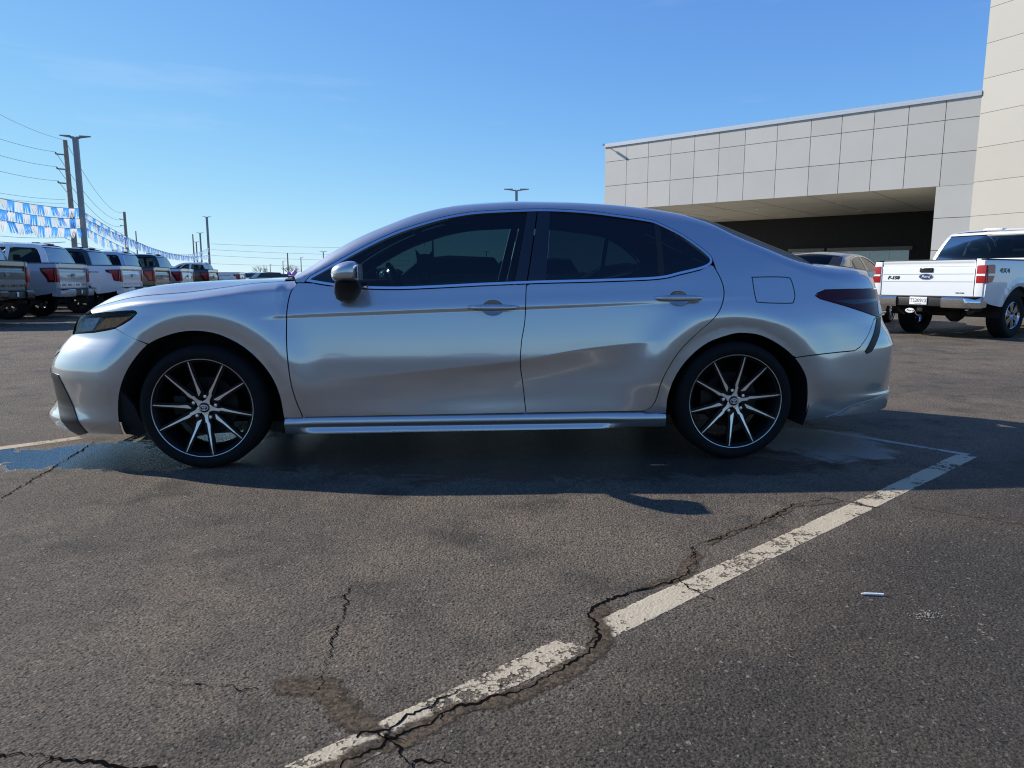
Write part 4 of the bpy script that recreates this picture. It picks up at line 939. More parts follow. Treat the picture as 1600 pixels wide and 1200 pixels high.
    if lamp != 'old':
        mb = MB(); mb.box((2.42,-.06,1.975), (2.62,.06,2.03), .02); mb.build('antenna', M['black_trim'], rf)
    def cross(name, pts, m, half=None, inset=0.):
        mb = MB(); vs = []
        for x, z in pts:
            ye = float(PTG(np.array([x]), np.array([z]))[1][0])-inset
            for t in np.linspace(-1, 1, 7): vs.append((x-.05*(1-t*t)*(1 if x < 3 else -1), t*ye, z))
        k = len(pts); mb.add(vs, [(i*7+j, i*7+j+1, i*7+j+8, i*7+j+7) for i in range(k-1) for j in range(6)], True); return mb.build(name, m, root)
    back = [p for p in GH_T if p[0] < 2.13]
    cross('cab_back', [(1.83,1.34),(1.858,1.415)], pm); cross('cab_back', [p for p in back if p[1] > 1.845]+[(2.14,1.925)], pm)
    cross('rear_screen', [(1.858,1.415)]+[p for p in back if 1.42 < p[1] < 1.85]+[(2.035,1.85)], M['tint_truck'], inset=.055)
    mb = MB()
    for sd in (-1, 1):
        vs = []
        for x, z in [(1.858,1.41)]+[p for p in back if 1.42 < p[1] < 1.86]:
            ye = float(PTG(np.array([x]), np.array([z]))[1][0]); vs += [(x, sd*ye, z), (x-.006, sd*(ye-.06), z)]
        mb.add(vs, [(2*i, 2*i+1, 2*i+3, 2*i+2) for i in range(len(vs)//2-1)])
    mb.build('rear_pillar', pm, root)
    cross('windscreen', [p for p in GH_T if p[0] > 3.40]+[(4.36,1.375)], M['clear'], inset=.03)
    mb = MB(); vs = []
    for x, z in ((4.36,1.37),(4.6,1.335),(5.2,1.27),(5.6,1.20),(5.80,1.12),(5.86,1.0),(5.88,.70)):
        ye = .93-.19*max(0, (x-5.2)/.7)**2
        for t in np.linspace(-1, 1, 7): vs.append((x, t*ye, z+.03*(1-t*t)))
    mb.add(vs, [(i*7+j, i*7+j+1, i*7+j+8, i*7+j+7) for i in range(6) for j in range(6)], True); mb.build('bonnet', pm, root)
    for sd in (-1, 1):                       # rear corner posts beside the tailgate
        mb = MB(); mb.box((.012, min(sd*.825, sd*.968), .64), (.10, max(sd*.825, sd*.968), 1.345), .014); mb.build('corner_post', pm, root)
    # tailgate
    tg = [(-.815,.735),(.815,.735),(.815,1.335),(.80,1.352),(-.80,1.352),(-.815,1.335)]
    if lamp == 'old': fx = lambda z: .020+.012*sst(1.21, 1.26, z)-.012*sst(1.29, 1.335, z)+.004*np.sin(np.clip((z-.75)/.5, 0, 1)*math.pi)*-1
    else: fx = lambda z: .012+.022*sst(1.12, 1.19, z)-.020*sst(1.21, 1.26, z)+.016*sst(.86, .80, z)
    # panel() flips y for the sides; here u is across and the skin faces -x
    gate = panel('tailgate', tg, lambda u, w: (fx(w), -u, w*1.), pm, root, side=-1, su=.12, sw=.02, edge=.05, flange=-.045, lines=[[(-.84, z), (.84, z)] for z in (.80,.86,1.12,1.155,1.19,1.21,1.235,1.26,1.29,1.31)])
    if lamp == 'old':
        for z in (.985, 1.118, 1.245):
            mb = MB(); mb.box((fx(z)-.0022, -.80, z-.004), (fx(z)+.003, .80, z+.004)); mb.build('gate_groove', M['grey_groove'], gate)
        hb = MB(); hb.box((-.004,-.115,1.150), (.03,.115,1.232), .012); hd = hb.build('tailgate_handle', M['black_trim'], gate)
        hb = MB(); hb.box((-.014,-.075,1.190), (.0,.075,1.218), .006); hb.build('handle_flap', M['black_gloss'], hd)
        text_mesh('badge', 'F-150', .058, M['black_gloss'], gate, frame((fx(1.045)-.006, .60, 1.055), (0,-1,0), (0,0,1)), .003, .3, 1.15, .02)
        text_mesh('badge', 'FLEX-FUEL', .020, M['black_gloss'], gate, frame((fx(.79)-.006, -.60, .795), (0,-1,0), (0,0,1)), .002, .0, 1.1)
    # oval badge
    def oval(zc, rx, rz, fill, x0, nm, par, txt, yc=0.):
        mb = MB(); mb.prism([(rx*1.07*math.cos(t*math.pi/20), rz*1.12*math.sin(t*math.pi/20)) for t in range(40)], x0, x0+.012, lambda u, v, hh: (hh, yc+u, zc+v)); o = mb.build(nm, M['chrome'] if fill is not M['white'] else M['black_gloss'], par)
        mb = MB(); mb.prism([(rx*math.cos(t*math.pi/20), rz*math.sin(t*math.pi/20)) for t in range(40)], x0-.004, x0+.004, lambda u, v, hh: (hh, yc+u, zc+v)); mb.build('badge_field', fill, o)
        text_mesh('badge_script', txt, rz*1.0, M['lamp_white'] if fill is not M['white'] else M['black_gloss'], o, frame((x0-.006, yc, zc), (0,-1,0), (0,0,1)), .0015, .35, 1.15)
        return o
    oval(1.075, .115, .047, M['badge_blue'], fx(1.075)-.010, 'oval_badge', gate, 'Ford') if lamp == 'old' else oval(1.075, .105, .044, M['badge_grey'], fx(1.075)-.010, 'oval_badge', gate, 'Ford')
    # bumper
    cm = opt.get('bumper', M['chrome'])
    for sd in (-1, 1):
        prof = []; mb = MB()
        for t in np.linspace(0, 1, 9):
            y = .40+.58*t; x = -.17+.13*max(0, (t-.55)/.45)**2
            prof.append((x, sd*y))
        vs = []
        for x, y in prof: vs += [(x+.012, y, .545), (x-.012, y, .60), (x-.012, y, .70), (x+.02, y, .735)]
        mb.add(vs, [(i*4+j, i*4+j+1, i*4+j+5, i*4+j+4) for i in range(8) for j in range(3)], True)
        x, y = prof[-1]; mb.add([(x+.012, y, .545), (x-.012, y, .60), (x-.012, y, .70), (x+.02, y, .735), (.14, y-.0*sd, .735), (.14, y, .56)], [(0,1,2,3,4,5)])
        x, y = prof[0]; mb.add([(x+.012, y, .545), (x-.012, y, .60), (x-.012, y, .70), (x+.02, y, .735), (.0, y, .735), (.0, y, .545)], [(0,1,2,3,4,5)])
        bp = mb.build('bumper_end', cm, root, angle=40)
    mb = MB(); mb.box((-.150,-.40,.560), (-.02,.40,.715), .01); mb.box((-.16,-.97,.722), (.06,.97,.742), .006); mb.build('bumper_step', M['black_trim'], root)
    if opt.get('plate'):
        mb = MB(); mb.box((-.168,-.155,.585), (-.160,.155,.720), .004); pl = mb.build('number_plate', M['plate_white'], root)
        text_mesh('plate_number', 'TS20912', .062, M['plate_ink'], pl, frame((-.170, 0, .657), (0,-1,0), (0,0,1)), .0008, 0, .95, .005)
        text_mesh('plate_state', 'INDIANA', .018, M['plate_ink'], pl, frame((-.170, 0, .708), (0,-1,0), (0,0,1)), .0008) if False else None
        mb = MB(); mb.box((-.1695,-.06,.603), (-.1685,.06,.609)); mb.build('plate_line', M['plate_ink'], pl)
    elif opt.get('tag'):
        mb = MB(); mb.box((-.166,-.05,.60), (-.158,.03,.70), .004); mb.build('dealer_tag', M['plate_white'], root)
    if opt.get('hitch'):
        mb = MB(); mb.box((-.10,-.05,.46), (.3,.05,.56), .006); h_ = mb.build('tow_hitch', M['black_trim'], root)
        oval(.475, .085, .042, M['white'], -.118, 'hitch_cover', root, 'Ford', .16)
    # tailgate top, bed rails, bed inside
    mb = MB()
    mb.box((.02,-.80,1.353), (.075,.80,1.372), .006)
    for sd in (-1, 1): mb.box((.03, min(sd*.885, sd*.972), 1.347), (1.82, max(sd*.885, sd*.972), 1.372), .006)
    mb.build('rail_cap', M['black_trim'], root)
    mb = MB(); mb.box((.09,-.86,.70), (1.80,.86,.76)); mb.box((1.76,-.93,.6), (1.81,.93,1.34)); 
    for sd in (-1, 1): mb.box((.07, min(sd*.86, sd*.93), .72), (1.78, max(sd*.86, sd*.93), 1.34))
    mb.build('bed_liner', M['liner'], root)
    if opt.get('tonneau'):
        mb = MB(); mb.box((.06,-.88,1.36), (1.82,.88,1.392), .01); mb.build('tonneau_cover', M['black_trim'], root)
    # frame, axle, exhaust, spare
    mb = MB()
    for sd in (-1, 1): mb.box((.05, sd*.50-.05, .50), (5.6, sd*.50+.05, .66))
    mb.box((1.8,-.93,.52), (4.5,.93,.60)); mb.build('chassis_frame', M['liner'], root)
    mb = MB(); mb.tube([(WB0,-.75,WR), (WB0,.75,WR)], .055, 12); mb.lathe([(.001,-.16),(.10,-.13),(.16,-.05),(.16,.05),(.10,.13),(.001,.16)], 20, 'y', (WB0, .05, WR)); mb.build('rear_axle', M['under'], root)
    mb = MB(); mb.tube([(3.0,-.45,.46), (1.7,-.50,.47), (.9,-.62,.52), (.35,-.68,.50), (.02,-.78,.47)], .042, 12); mb.build('exhaust_pipe', M['under'], root)
    mb = MB(); mb.lathe([(.20,-.09),(.33,-.10),(.37,-.04),(.37,.04),(.33,.10),(.20,.09)], 28, 'z', (.55, .1, .56)); mb.build('spare_wheel', M['tyre'], root)
    # seats seen through the rear screen
    for yy in (-.42, .42):
        for x0 in (2.35, 3.25):
            mb = MB(); mb.box((x0-.08, yy-.27, .95), (x0+.10, yy+.27, 1.50), .06); mb.box((x0-.06, yy-.14, 1.50), (x0+.05, yy+.14, 1.69), .04); mb.build('seat', M['cabin'], root)
    mb = MB(); mb.box((1.9,-.9,.60), (4.3,.9,.80)); mb.box((4.0,-.88,.8), (4.35,.88,1.36), .03); mb.build('cab_floor', M['cabin'], root)
    if opt.get('side_text'):
        for sd in (-1, 1):
            tx = opt['side_text']; hh_ = opt.get('text_h', .095); xx = opt.get('text_x', .68)
            z = 1.17; ye = float(PTB(np.array([xx]), np.array([z]))[1][0])+.006
            text_mesh('side_lettering', tx, hh_, opt.get('text_m', M['decal']), root, frame((xx, sd*ye, z), (-sd, 0, 0), (0, 0, 1)), .001, 0, opt.get('text_sx', 1.3), .004)
    return root
M.update(
    grey_groove=mat('pressed_groove', (.20, .21, .21), .5, noise=.1),
    badge_blue=mat('badge_blue', (.006, .02, .11), .15, 0, 1.0, noise=.05),
    badge_grey=mat('badge_grey', (.05, .055, .07), .3, .6, noise=.1),
    plate_white=mat('plate_white', (.80, .80, .79), .4, noise=.05, nscale=20),
    plate_ink=mat('plate_ink', (.10, .11, .13), .5, noise=.1),
    decal=mat('decal', (.035, .037, .042), .4, noise=.1),
    decal_blue=mat('decal_blue', (.05, .07, .16), .4, noise=.1),
    under=mat('underbody_rust', (.045, .035, .028), .8, noise=.4, nscale=20),
    rim_chrome=mat('rim_chrome', (.62, .64, .66), .12, 1.0, noise=.1, nscale=40),
    rim_dark=mat('rim_dark', (.03, .03, .033), .35, .6, .5, noise=.1, nscale=40),
    p_grey=mat('blue_grey_paint', (.36, .385, .42), .4, .25, 1.0, .03, noise=.03, nscale=3),
    p_white=mat('truck_white', (.74, .76, .78), .30, 0, 1.0, .02, noise=.02, nscale=3),
    p_black=mat('truck_black', (.012, .011, .012), .25, 0, 1.0, .02, noise=.1, nscale=3),
    p_silver=paint_metallic('pale_silver', (.55, .57, .60), .35),
    p_maroon=mat('dark_maroon', (.018, .010, .014), .25, .2, 1.0, .02, noise=.1, nscale=3),
)
def heading(d): return math.atan2(d[1], d[0])
tr = empty('pickup_truck', (6.987, 12.034, 0), .524, 'white pickup truck with chrome wheels and 4X4 lettering in front of the pale building', 'pickup truck')
tr.scale = (.949, .949, .949)
build_pickup(tr, M['p_white'], dict(lamp='old', rim=M['rim_chrome'], bumper=M['chrome'], plate=True, hitch=True, side_text='4X4', text_x=.60, text_h=.085, text_sx=1.6))
ROW = [  # (px of the near tail corner, depth), paint, options, label
 (-10.55, 14.2, 'p_black', dict(lamp='new', side_text=None, tag=True), 'black pickup truck cut off by the left edge, nearest of the row'),
 (-11.05, 17.3, 'p_grey', dict(lamp='new', side_text='4X4', text_x=.78, text_m=M['decal_blue'], tag=True, bumper=M['p_grey']), 'grey blue pickup truck with 4X4 lettering on its bed side'),
 (-11.2, 20.4, 'p_white', dict(lamp='hook', side_text='LIGHTNING', text_h=.045, text_x=.95, text_sx=2.2, bumper=M['p_white']), 'white pickup truck with small dark lettering and a hooked tail light'),
 (-11.8, 23.5, 'p_black', dict(lamp='new'), 'black pickup truck with bright red tail light behind the lettered white one'),
 (-12.3, 26.5, 'p_silver', dict(lamp='new'), 'silver pickup truck between the black and the dark maroon trucks'),
 (-12.6, 29.6, 'p_maroon', dict(lamp='new'), 'dark maroon pickup truck with black roof further down the row'),
 (-17.2, 45.0, 'p_white', dict(lamp='hook', side_text='LIGHTNING', text_h=.05, text_x=.95, text_sx=2.2), 'farthest white pickup truck at the end of the row on the left'),
]
HEAD = R_(90+101)
for xt, yt, pk, op, lab in ROW:
    op = dict(op); op.setdefault('rim', M['rim_dark']); op.setdefault('bumper', M['chrome'] if pk != 'p_black' else M['black_gloss'])
    # the given point is the near rear corner (left side of a truck heading left)
    d = Vector((math.cos(HEAD), math.sin(HEAD))); l = Vector((-d.y, d.x)); o = Vector((xt, yt))-l*.97
    e = empty('pickup_truck', (o.x, o.y, 0), HEAD, lab, 'pickup truck', 'pickup trucks parked in a row at left')
    build_pickup(e, M[pk], op)

# ------------------------------------------------------------------ showroom building on the right
M.update(
    acm=mat('grey_wall_panel', (.58, .555, .50), .55, noise=.035, nscale=.9),
    acm_warm=mat('tower_wall', (.42, .40, .352), .6, noise=.03, nscale=.7),
    joint=mat('panel_joint', (.05, .05, .05), .8, noise=.1),
    coping=mat('metal_coping', (.62, .64, .66), .4, .3, noise=.04),
    soffit=mat('soffit_board', (.60, .565, .48), .75, noise=.06, nscale=1.5),
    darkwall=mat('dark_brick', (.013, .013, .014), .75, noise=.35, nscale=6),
    frame_al=mat('aluminium_frame', (.62, .63, .63), .4, .6, noise=.05),
    lintel=mat('grey_lintel', (.20, .20, .19), .7, noise=.1, nscale=3),
    shopglass=glass('shop_glass', (.40, .50, .55)),
    concrete=mat('concrete_walk', (.33, .31, .27), .85, noise=.15, nscale=1.2, bump=.2, bscale=30),
    lampglass=mat('downlight_lens', (.85, .85, .82), .3, noise=.05),
)
for k_ in ('acm', 'acm_warm'):             # every panel sheet a shade different
    t_ = M[k_].node_tree; b_ = t_.nodes['Principled BSDF']; ge = t_.nodes.new('ShaderNodeNewGeometry'); mr = t_.nodes.new('ShaderNodeMapRange'); mr.inputs['To Min'].default_value = .955; mr.inputs['To Max'].default_value = 1.03
    old = b_.inputs['Base Color'].links[0].from_socket; x_ = t_.nodes.new('ShaderNodeMix'); x_.data_type = 'RGBA'; x_.blend_type = 'MULTIPLY'; x_.inputs['Factor'].default_value = 1
    t_.links.new(ge.outputs['Random Per Island'], mr.inputs['Value']); t_.links.new(old, x_.inputs['A']); t_.links.new(mr.outputs['Result'], x_.inputs['B']); t_.links.new(x_.outputs['Result'], b_.inputs['Base Color'])
A_ = np.array((4.601, 36.022)); B_ = np.array((16.534, 25.989)); LEN = float(np.linalg.norm(B_-A_)); ds = (B_-A_)/LEN; dn = np.array((ds[1], -ds[0]))   # dn: out towards the lot
if dn[1] > 0: dn = -dn
def BP(s, o, z): return tuple(A_+ds*s+dn*o)+(z,)
ZS, ZT, ZB = 4.345, 7.36, 7.50
b0 = empty('dealership_building', (float(B_[0]), float(B_[1]), 0), 0, 'pale grey panelled showroom with deep canopy, dark recessed wall and tall tower', 'building')
off_ = Vector((-B_[0], -B_[1], 0))
def bbox(mb, s0, s1, o0, o1, z0, z1):
    v = [BP(s, o, z) for z in (z0, z1) for s, o in ((s0, o0), (s1, o0), (s1, o1), (s0, o1))]
    mb.add([tuple(Vector(p)+off_) for p in v], [(3,2,1,0),(4,5,6,7),(0,1,5,4),(1,2,6,5),(2,3,7,6),(3,0,4,7)])
# canopy fascia: separate panels with open joints in front of a dark backing
mb = MB(); bbox(mb, 0.02, LEN+.02, -.10, -.045, ZS+.01, ZT-.02); bbox(mb, 14.42, LEN+.02, -.10, -.045, .05, ZS+.01); bk = mb.build('panel_backing', M['joint'], b0)
cols = [0, 1.22, 2.40, 3.57, 4.74, 5.91, 7.08, 8.45, 9.81, 10.98, 12.15, 13.32, 14.52]; rows = [ZS, 5.50, 6.66, ZT]; g_ = .010
mb = MB()
for i, c0 in enumerate(cols):
    c1 = cols[i+1] if i+1 < len(cols) else LEN
    for r0, r1 in zip(rows[:-1], rows[1:]): bbox(mb, c0+(g_ if i else 0), c1-(g_ if i+1 < len(cols) else 0), -.045, 0, r0+(g_ if r0 > ZS else 0), r1-(g_ if r1 < ZT else 0))
mb.build('fascia', M['acm'], b0)
mb = MB()
for r0, r1 in ((.0, .85), (.85, 2.02), (2.02, 3.19), (3.19, ZS)): bbox(mb, 14.42, LEN, -.045, 0, r0+g_, r1-g_)
mb.build('pier', M['acm'], b0)
mb = MB(); bbox(mb, -.06, LEN-.01, -.5, .05, ZT, ZB); bbox(mb, -.04, LEN-.01, -.45, .03, ZB, ZB+.03); mb.build('roof_coping', M['coping'], b0)
# return of the canopy at the left end, and the pier's inner cheek
mb = MB(); bbox(mb, 0, .045, -11.2, -.046, ZS, ZT); bbox(mb, 14.42, 14.47, -10.5, -.046, 0, ZS); mb.build('return_wall', M['acm'], b0)
mb = MB(); bbox(mb, .046, 14.419, -12.2, -.101, ZS+.012, ZS+.06); sf = mb.build('soffit', M['soffit'], b0)
for s in (2.4, 7.1, 11.8):
    pass
mb = MB()
for s in np.arange(2.44, 14.3, 2.44): bbox(mb, s-.006, s+.006, -10.5, -.12, ZS+.006, ZS+.0118)
for o in (-3.5, -7): bbox(mb, .05, 14.4, o-.006, o+.006, ZS+.004, ZS+.0055)
mb.build('soffit_joint', M['joint'], sf)
for p in ((12.125, 35.674), (14.741, 39.188), (14.811, 32.745), (17.44, 36.238), (11.84, 41.0)):
    m2 = MB(); m2.lathe([(.001, 0), (.10, 0), (.13, .012), (.13, .03)], 20, 'z', (p[0]-B_[0], p[1]-B_[1], ZS-.012)); m2.build('downlight', M['lampglass'], b0)
# recessed dark wall with ribbon windows
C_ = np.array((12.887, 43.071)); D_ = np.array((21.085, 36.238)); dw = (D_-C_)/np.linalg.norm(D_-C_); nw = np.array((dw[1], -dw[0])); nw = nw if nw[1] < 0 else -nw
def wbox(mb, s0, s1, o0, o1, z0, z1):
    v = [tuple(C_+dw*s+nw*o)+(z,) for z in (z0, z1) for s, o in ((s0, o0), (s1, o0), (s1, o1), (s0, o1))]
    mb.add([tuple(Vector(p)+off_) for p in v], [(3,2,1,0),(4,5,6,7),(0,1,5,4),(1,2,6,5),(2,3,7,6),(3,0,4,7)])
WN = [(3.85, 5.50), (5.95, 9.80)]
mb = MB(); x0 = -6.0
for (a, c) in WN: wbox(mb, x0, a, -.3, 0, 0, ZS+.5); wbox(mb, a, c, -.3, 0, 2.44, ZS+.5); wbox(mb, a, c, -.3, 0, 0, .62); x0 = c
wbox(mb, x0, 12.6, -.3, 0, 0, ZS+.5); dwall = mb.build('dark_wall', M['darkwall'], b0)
for (a, c), n in zip(WN, (2, 4)):
    mb = MB(); wbox(mb, a-.15, c+.15, .003, .12, 2.445, 2.63); mb.build('lintel', M['lintel'], b0)
    mb = MB(); w_ = (c-a)/n
    wbox(mb, a, c, -.10, -.03, 2.38, 2.44); wbox(mb, a, c, -.10, -.03, .62, .68); wbox(mb, a, c, -.09, -.035, 1.66, 1.70)
    for k in range(n+1): wbox(mb, a+k*w_-.03, a+k*w_+.03, -.105, -.025, .68, 2.38)
    fr_ = mb.build('window_frame', M['frame_al'], b0)
    mb = MB(); wbox(mb, a, c, -.07, -.066, .68, 2.38); mb.build('pane', M['shopglass'], fr_)
mb = MB(); wbox(mb, -6, 12.6, -6, -5.9, 0, ZS+.5); wbox(mb, -6, 12.6, -6, -.31, 0, .02); mb.build('room_back', M['soffit'], b0)
# sculpted speckle of small brackets on the dark wall
# tower: bends towards the lot at the fascia's right end
dt = np.array((.427, -.904)); dt = dt/np.linalg.norm(dt); nt_ = np.array((dt[1], -dt[0])); nt_ = nt_ if nt_[0] < 0 else -nt_
def tbox(mb, s0, s1, o0, o1, z0, z1):
    v = [tuple(B_+dt*s+nt_*o)+(z,) for z in (z0, z1) for s, o in ((s0, o0), (s1, o0), (s1, o1), (s0, o1))]
    mb.add([tuple(Vector(p)+off_) for p in v], [(3,2,1,0),(4,5,6,7),(0,1,5,4),(1,2,6,5),(2,3,7,6),(3,0,4,7)])
mb = MB(); tbox(mb, .0, 9.0, -6.0, -.012, 0, 13.4); tw = mb.build('tower', M['acm_warm'], b0)
mb = MB(); zz = [0, .85, 2.01, 3.20, 4.39, 5.57, 6.73, 7.90, 9.07, 10.24, 11.4, 12.57, 13.4]
for z0, z1 in zip(zz[:-1], zz[1:]): tbox(mb, .0, 9.02, -.0115, .012, z0+.007, z1-.007)
mb.build('tower_cladding', M['acm_warm'], b0)
mb = MB(); tbox(mb, -.06, 9.06, -6.05, .06, 13.4, 13.55); mb.build('tower_coping', M['coping'], b0)
# camera on the canopy corner
mb = MB(); v = Vector(BP(.03, .10, ZT+.10))+off_; mb.tube([v, v+Vector((-.05,-.12,0))], .02, 8); mb.tube([v+Vector((-.05,-.12,0)), v+Vector((-.10,-.34,-.05))], .06, 12); mb.build('security_camera', M['white'], b0)
# pavement in front of the showroom
mb = MB()
mb.add([BP(-8, 2.2, .12), BP(LEN+14, 2.2, .12), BP(LEN+14, -10.6, .12), BP(-8, -10.6, .12), BP(-8, 2.2, 0), BP(LEN+14, 2.2, 0), BP(LEN+14, -10.6, 0), BP(-8, -10.6, 0)], [(0,1,2,3),(0,4,5,1),(1,5,6,2),(3,7,4,0)])
tag(mb.build('pavement', M['concrete']), 'pale concrete pavement with kerb in front of the showroom', 'pavement', kind='structure')
for k, wd in enumerate(('leftmost', 'second', 'third', 'rightmost')):
    s0 = 4+k*2.9; a, c = BP(s0, 2.25, 0), BP(s0+1.2, 6.6, 0); stripe(a[:2], c[:2], .11, .0012, M['line_paint'], wd+' cream bay stripe in front of the showroom')

# ------------------------------------------------------------------ things standing further off
CP = math.cos(R_(8.531)); SP = math.sin(R_(8.531))
def at(u, v, Y):
    """point of the lot at depth Y that the picture shows at (u, v); used once to survey the far lot"""
    a = (u-800)/1100; b = (v-600)/1100; dy = CP-b*SP; dz = -SP-b*CP; t = Y/dy
    return Vector((a*t, Y, .990+dz*t))
M.update(
    pole_metal=mat('bronze_pole', (.30, .295, .285), .5, .1, noise=.1, nscale=3),
    pole_wood=mat('weathered_wood', (.34, .29, .24), .85, noise=.25, nscale=5, bump=.3, bscale=20),
    wire=mat('wire', (.42, .44, .48), .6, noise=.05),
    fr_blue=mat('blue_fringe', (.05, .30, .80), .5, noise=.15, nscale=9),
    fr_silver=mat('silver_fringe', (.72, .71, .72), .5, .0, noise=.2, nscale=12),
    bark=mat('bark', (.085, .068, .055), .9, noise=.2, nscale=6),
    far_green=mat('far_hedge', (.060, .070, .048), .9, noise=.35, nscale=.6),
    pink=mat('pink_film', (.62, .25, .62), .4, noise=.2, nscale=6),
    concrete_base=mat('concrete_base', (.36, .34, .31), .85, noise=.12, nscale=4),
    stick=mat('white_plastic', (.75, .75, .72), .4, noise=.1, nscale=30),
)
for k_ in ('fr_blue', 'fr_silver'):        # thin plastic film lets the sun through
    t_ = M[k_].node_tree; b_ = t_.nodes['Principled BSDF']; tl_ = t_.nodes.new('ShaderNodeBsdfTranslucent'); mm_ = t_.nodes.new('ShaderNodeMixShader'); mm_.inputs['Fac'].default_value = .5
    tl_.inputs['Color'].default_value = b_.inputs['Base Color'].default_value if not b_.inputs['Base Color'].links else (*((.08, .40, .95) if k_ == 'fr_blue' else (.80, .80, .82)), 1)
    t_.links.new(b_.outputs['BSDF'], mm_.inputs[1]); t_.links.new(tl_.outputs['BSDF'], mm_.inputs[2]); t_.links.new(mm_.outputs['Shader'], t_.nodes['Material Output'].inputs['Surface'])
def lamp_post(u, vtop, Y, heads=2, label='', lean=0., base_extra=0., az=0., hs=1.0):
    top = at(u, vtop, Y); h = top.z
    e = empty('street_lamp', (top.x, top.y, 0), az, label, 'lamp post', 'tall lamp posts of the car lot')
    mb = MB(); mb.lathe([(.001, 0), (.26, 0), (.26, .72), (.24, .75), (.001, .75)], 20, 'z'); mb.build('base', M['concrete_base'], e)
    mb = MB(); mb.box((-.10,-.10,.75), (.10,.10,h-.02), .012); mb.build('pole', M['pole_metal'], e)
    for k in range(heads):
        sx = 1 if k == 0 else -1
        mb = MB(); mb.box((min(sx*.05, sx*.30)*hs, -.05*hs, h-.07), (max(sx*.05, sx*.30)*hs, .05*hs, h+.02), .01*hs)
        v = [(sx*.28*hs,-.17*hs,h-.03),(sx*.95*hs,-.13*hs,h+.05*hs),(sx*.95*hs,.13*hs,h+.05*hs),(sx*.28*hs,.17*hs,h-.03),(sx*.28*hs,-.17*hs,h+.09*hs),(sx*.95*hs,-.10*hs,h+.09*hs),(sx*.95*hs,.10*hs,h+.09*hs),(sx*.28*hs,.17*hs,h+.09*hs)]
        mb.add(v, [(3,2,1,0),(4,5,6,7),(0,1,5,4),(1,2,6,5),(2,3,7,6),(3,0,4,7)]); mb.build('lamp_head', M['pole_metal'], e)
    return e
L1_ = lamp_post(117.5, 214, 31.0, 2, 'nearest and largest lamp post with twin flat heads behind the parked trucks', az=.25, hs=.62)
L2_ = lamp_post(323, 339, 80, 2, 'slim lamp post at the far end of the pennant strings', az=.1, hs=.5)
lamp_post(312.5, 364, 112, 2, 'lamp post just left of the one holding the far pennant ends', az=.1, hs=.6)
lamp_post(306.5, 378, 146, 2, 'shortest looking of the three lamp posts behind the far pennants', az=.1, hs=.7)
lamp_post(807, 297, 55, 2, 'lamp post whose head peeks over the roof of the silver sedan', az=0)
lamp_post(505, 393, 175, 2, 'lamp post top beside the windscreen pillar of the silver sedan')
lamp_post(470, 402, 205, 1, 'lamp post right of the bare tree near the pink balloons')
lamp_post(442, 408, 235, 1, 'lamp post left of the tall thin pole in the distance')
lamp_post(422, 413, 265, 1, 'small distant lamp post between the two bare trees')
lamp_post(760, 393, 175, 2, 'lamp post seen through the front windows of the silver sedan')
def wood_pole(u, vtop, Y, r, label, arms=()):
    top = at(u, vtop, Y); e = empty('utility_pole', (top.x, top.y, 0), 0, label, 'utility pole', 'utility poles along the road')
    mb = MB(); mb.tube([(0, 0, 0), (0, 0, top.z*.5), (0, 0, top.z)], [r*1.25, r*1.08, r*.85], 14); mb.build('pole', M['pole_wood'], e)
    for z in arms:
        mb = MB(); mb.tube([(0, 0, z), (-.75, -.1, z+.06)], .055, 8); mb.lathe([(.001, 0), (.07, .0), (.05, .07), (.07, .12), (.001, .14)], 10, 'z', (-.75, -.1, z+.06)); mb.build('insulator_arm', M['pole_metal'], e)
    return e, top
PY = 56.0
za = [at(100, v, PY).z for v in (242, 265, 287)]
P1, p1 = wood_pole(101.5, 219, PY, .18, 'tall weathered wooden utility pole with three insulator arms left of the big lamp post', za)
P2, p2 = wood_pole(194, 331, 118, .24, 'second wooden utility pole seen behind the right hand pennants', [at(194, 343, 118).z, at(194, 353, 118).z])
P3, p3 = wood_pole(212, 361, 150, .13, 'thin utility pole right of the second one behind the pennants')
P4, p4 = wood_pole(301, 366, 190, .18, 'thin far utility pole beside the lamp posts at the pennant ends')
P5, p5 = wood_pole(449, 395, 300, .28, 'tall thin utility pole by the bare tree with pink balloons')
P6, p6 = wood_pole(676, 372, 120, .17, 'dark utility pole seen through the front window of the silver sedan')
def wire(a, b, sag, r, label, n=18):
    a = Vector(a); b = Vector(b); pts = [a.lerp(b, t)-Vector((0, 0, sag*4*t*(1-t))) for t in np.linspace(0, 1, n)]
    mb = MB(); mb.tube(pts, r*.72, 5); return tag(mb.build('power_line', M['wire']), label, 'cable', 'overhead lines')
for i, (v0, z) in enumerate(((203, za[0]), (232, za[1]), (259, za[2]))):
    e0 = at(-130, v0-38+i*2, 38); wire(Vector((p1.x-.75, p1.y-.1, z+.2)), e0, .35, .020, ('uppermost', 'middle', 'lowest')[i]+' power line running left from the insulator arms of the tall wooden pole')
    wire(Vector((p1.x-.75, p1.y-.1, z+.2)), (p2.x-.4, p2.y, p2.z-1.2-i*1.0), 1.6, .028, ('uppermost', 'middle', 'lowest')[i]+' power line running right from the tall wooden pole to the second pole')
wire(p1, at(-120, 105, 38), .5, .016, 'thin earth wire from the tip of the tall wooden pole towards the upper left')
wire(p1, p2, 1.8, .024, 'thin earth wire from the tip of the tall wooden pole to the second pole')
for k, (v0, v1, r) in enumerate(((286, 312, .016), (296, 318, .014), (362, 371, .020), (374, 378, .034))):
    wire(at(-110, v0-8, 40), at(102, v1, PY-.3), .25, r, ('upper thin', 'second thin', 'upper thick', 'lowest thick')[k]+' telephone cable running left from the tall wooden pole below its arms')
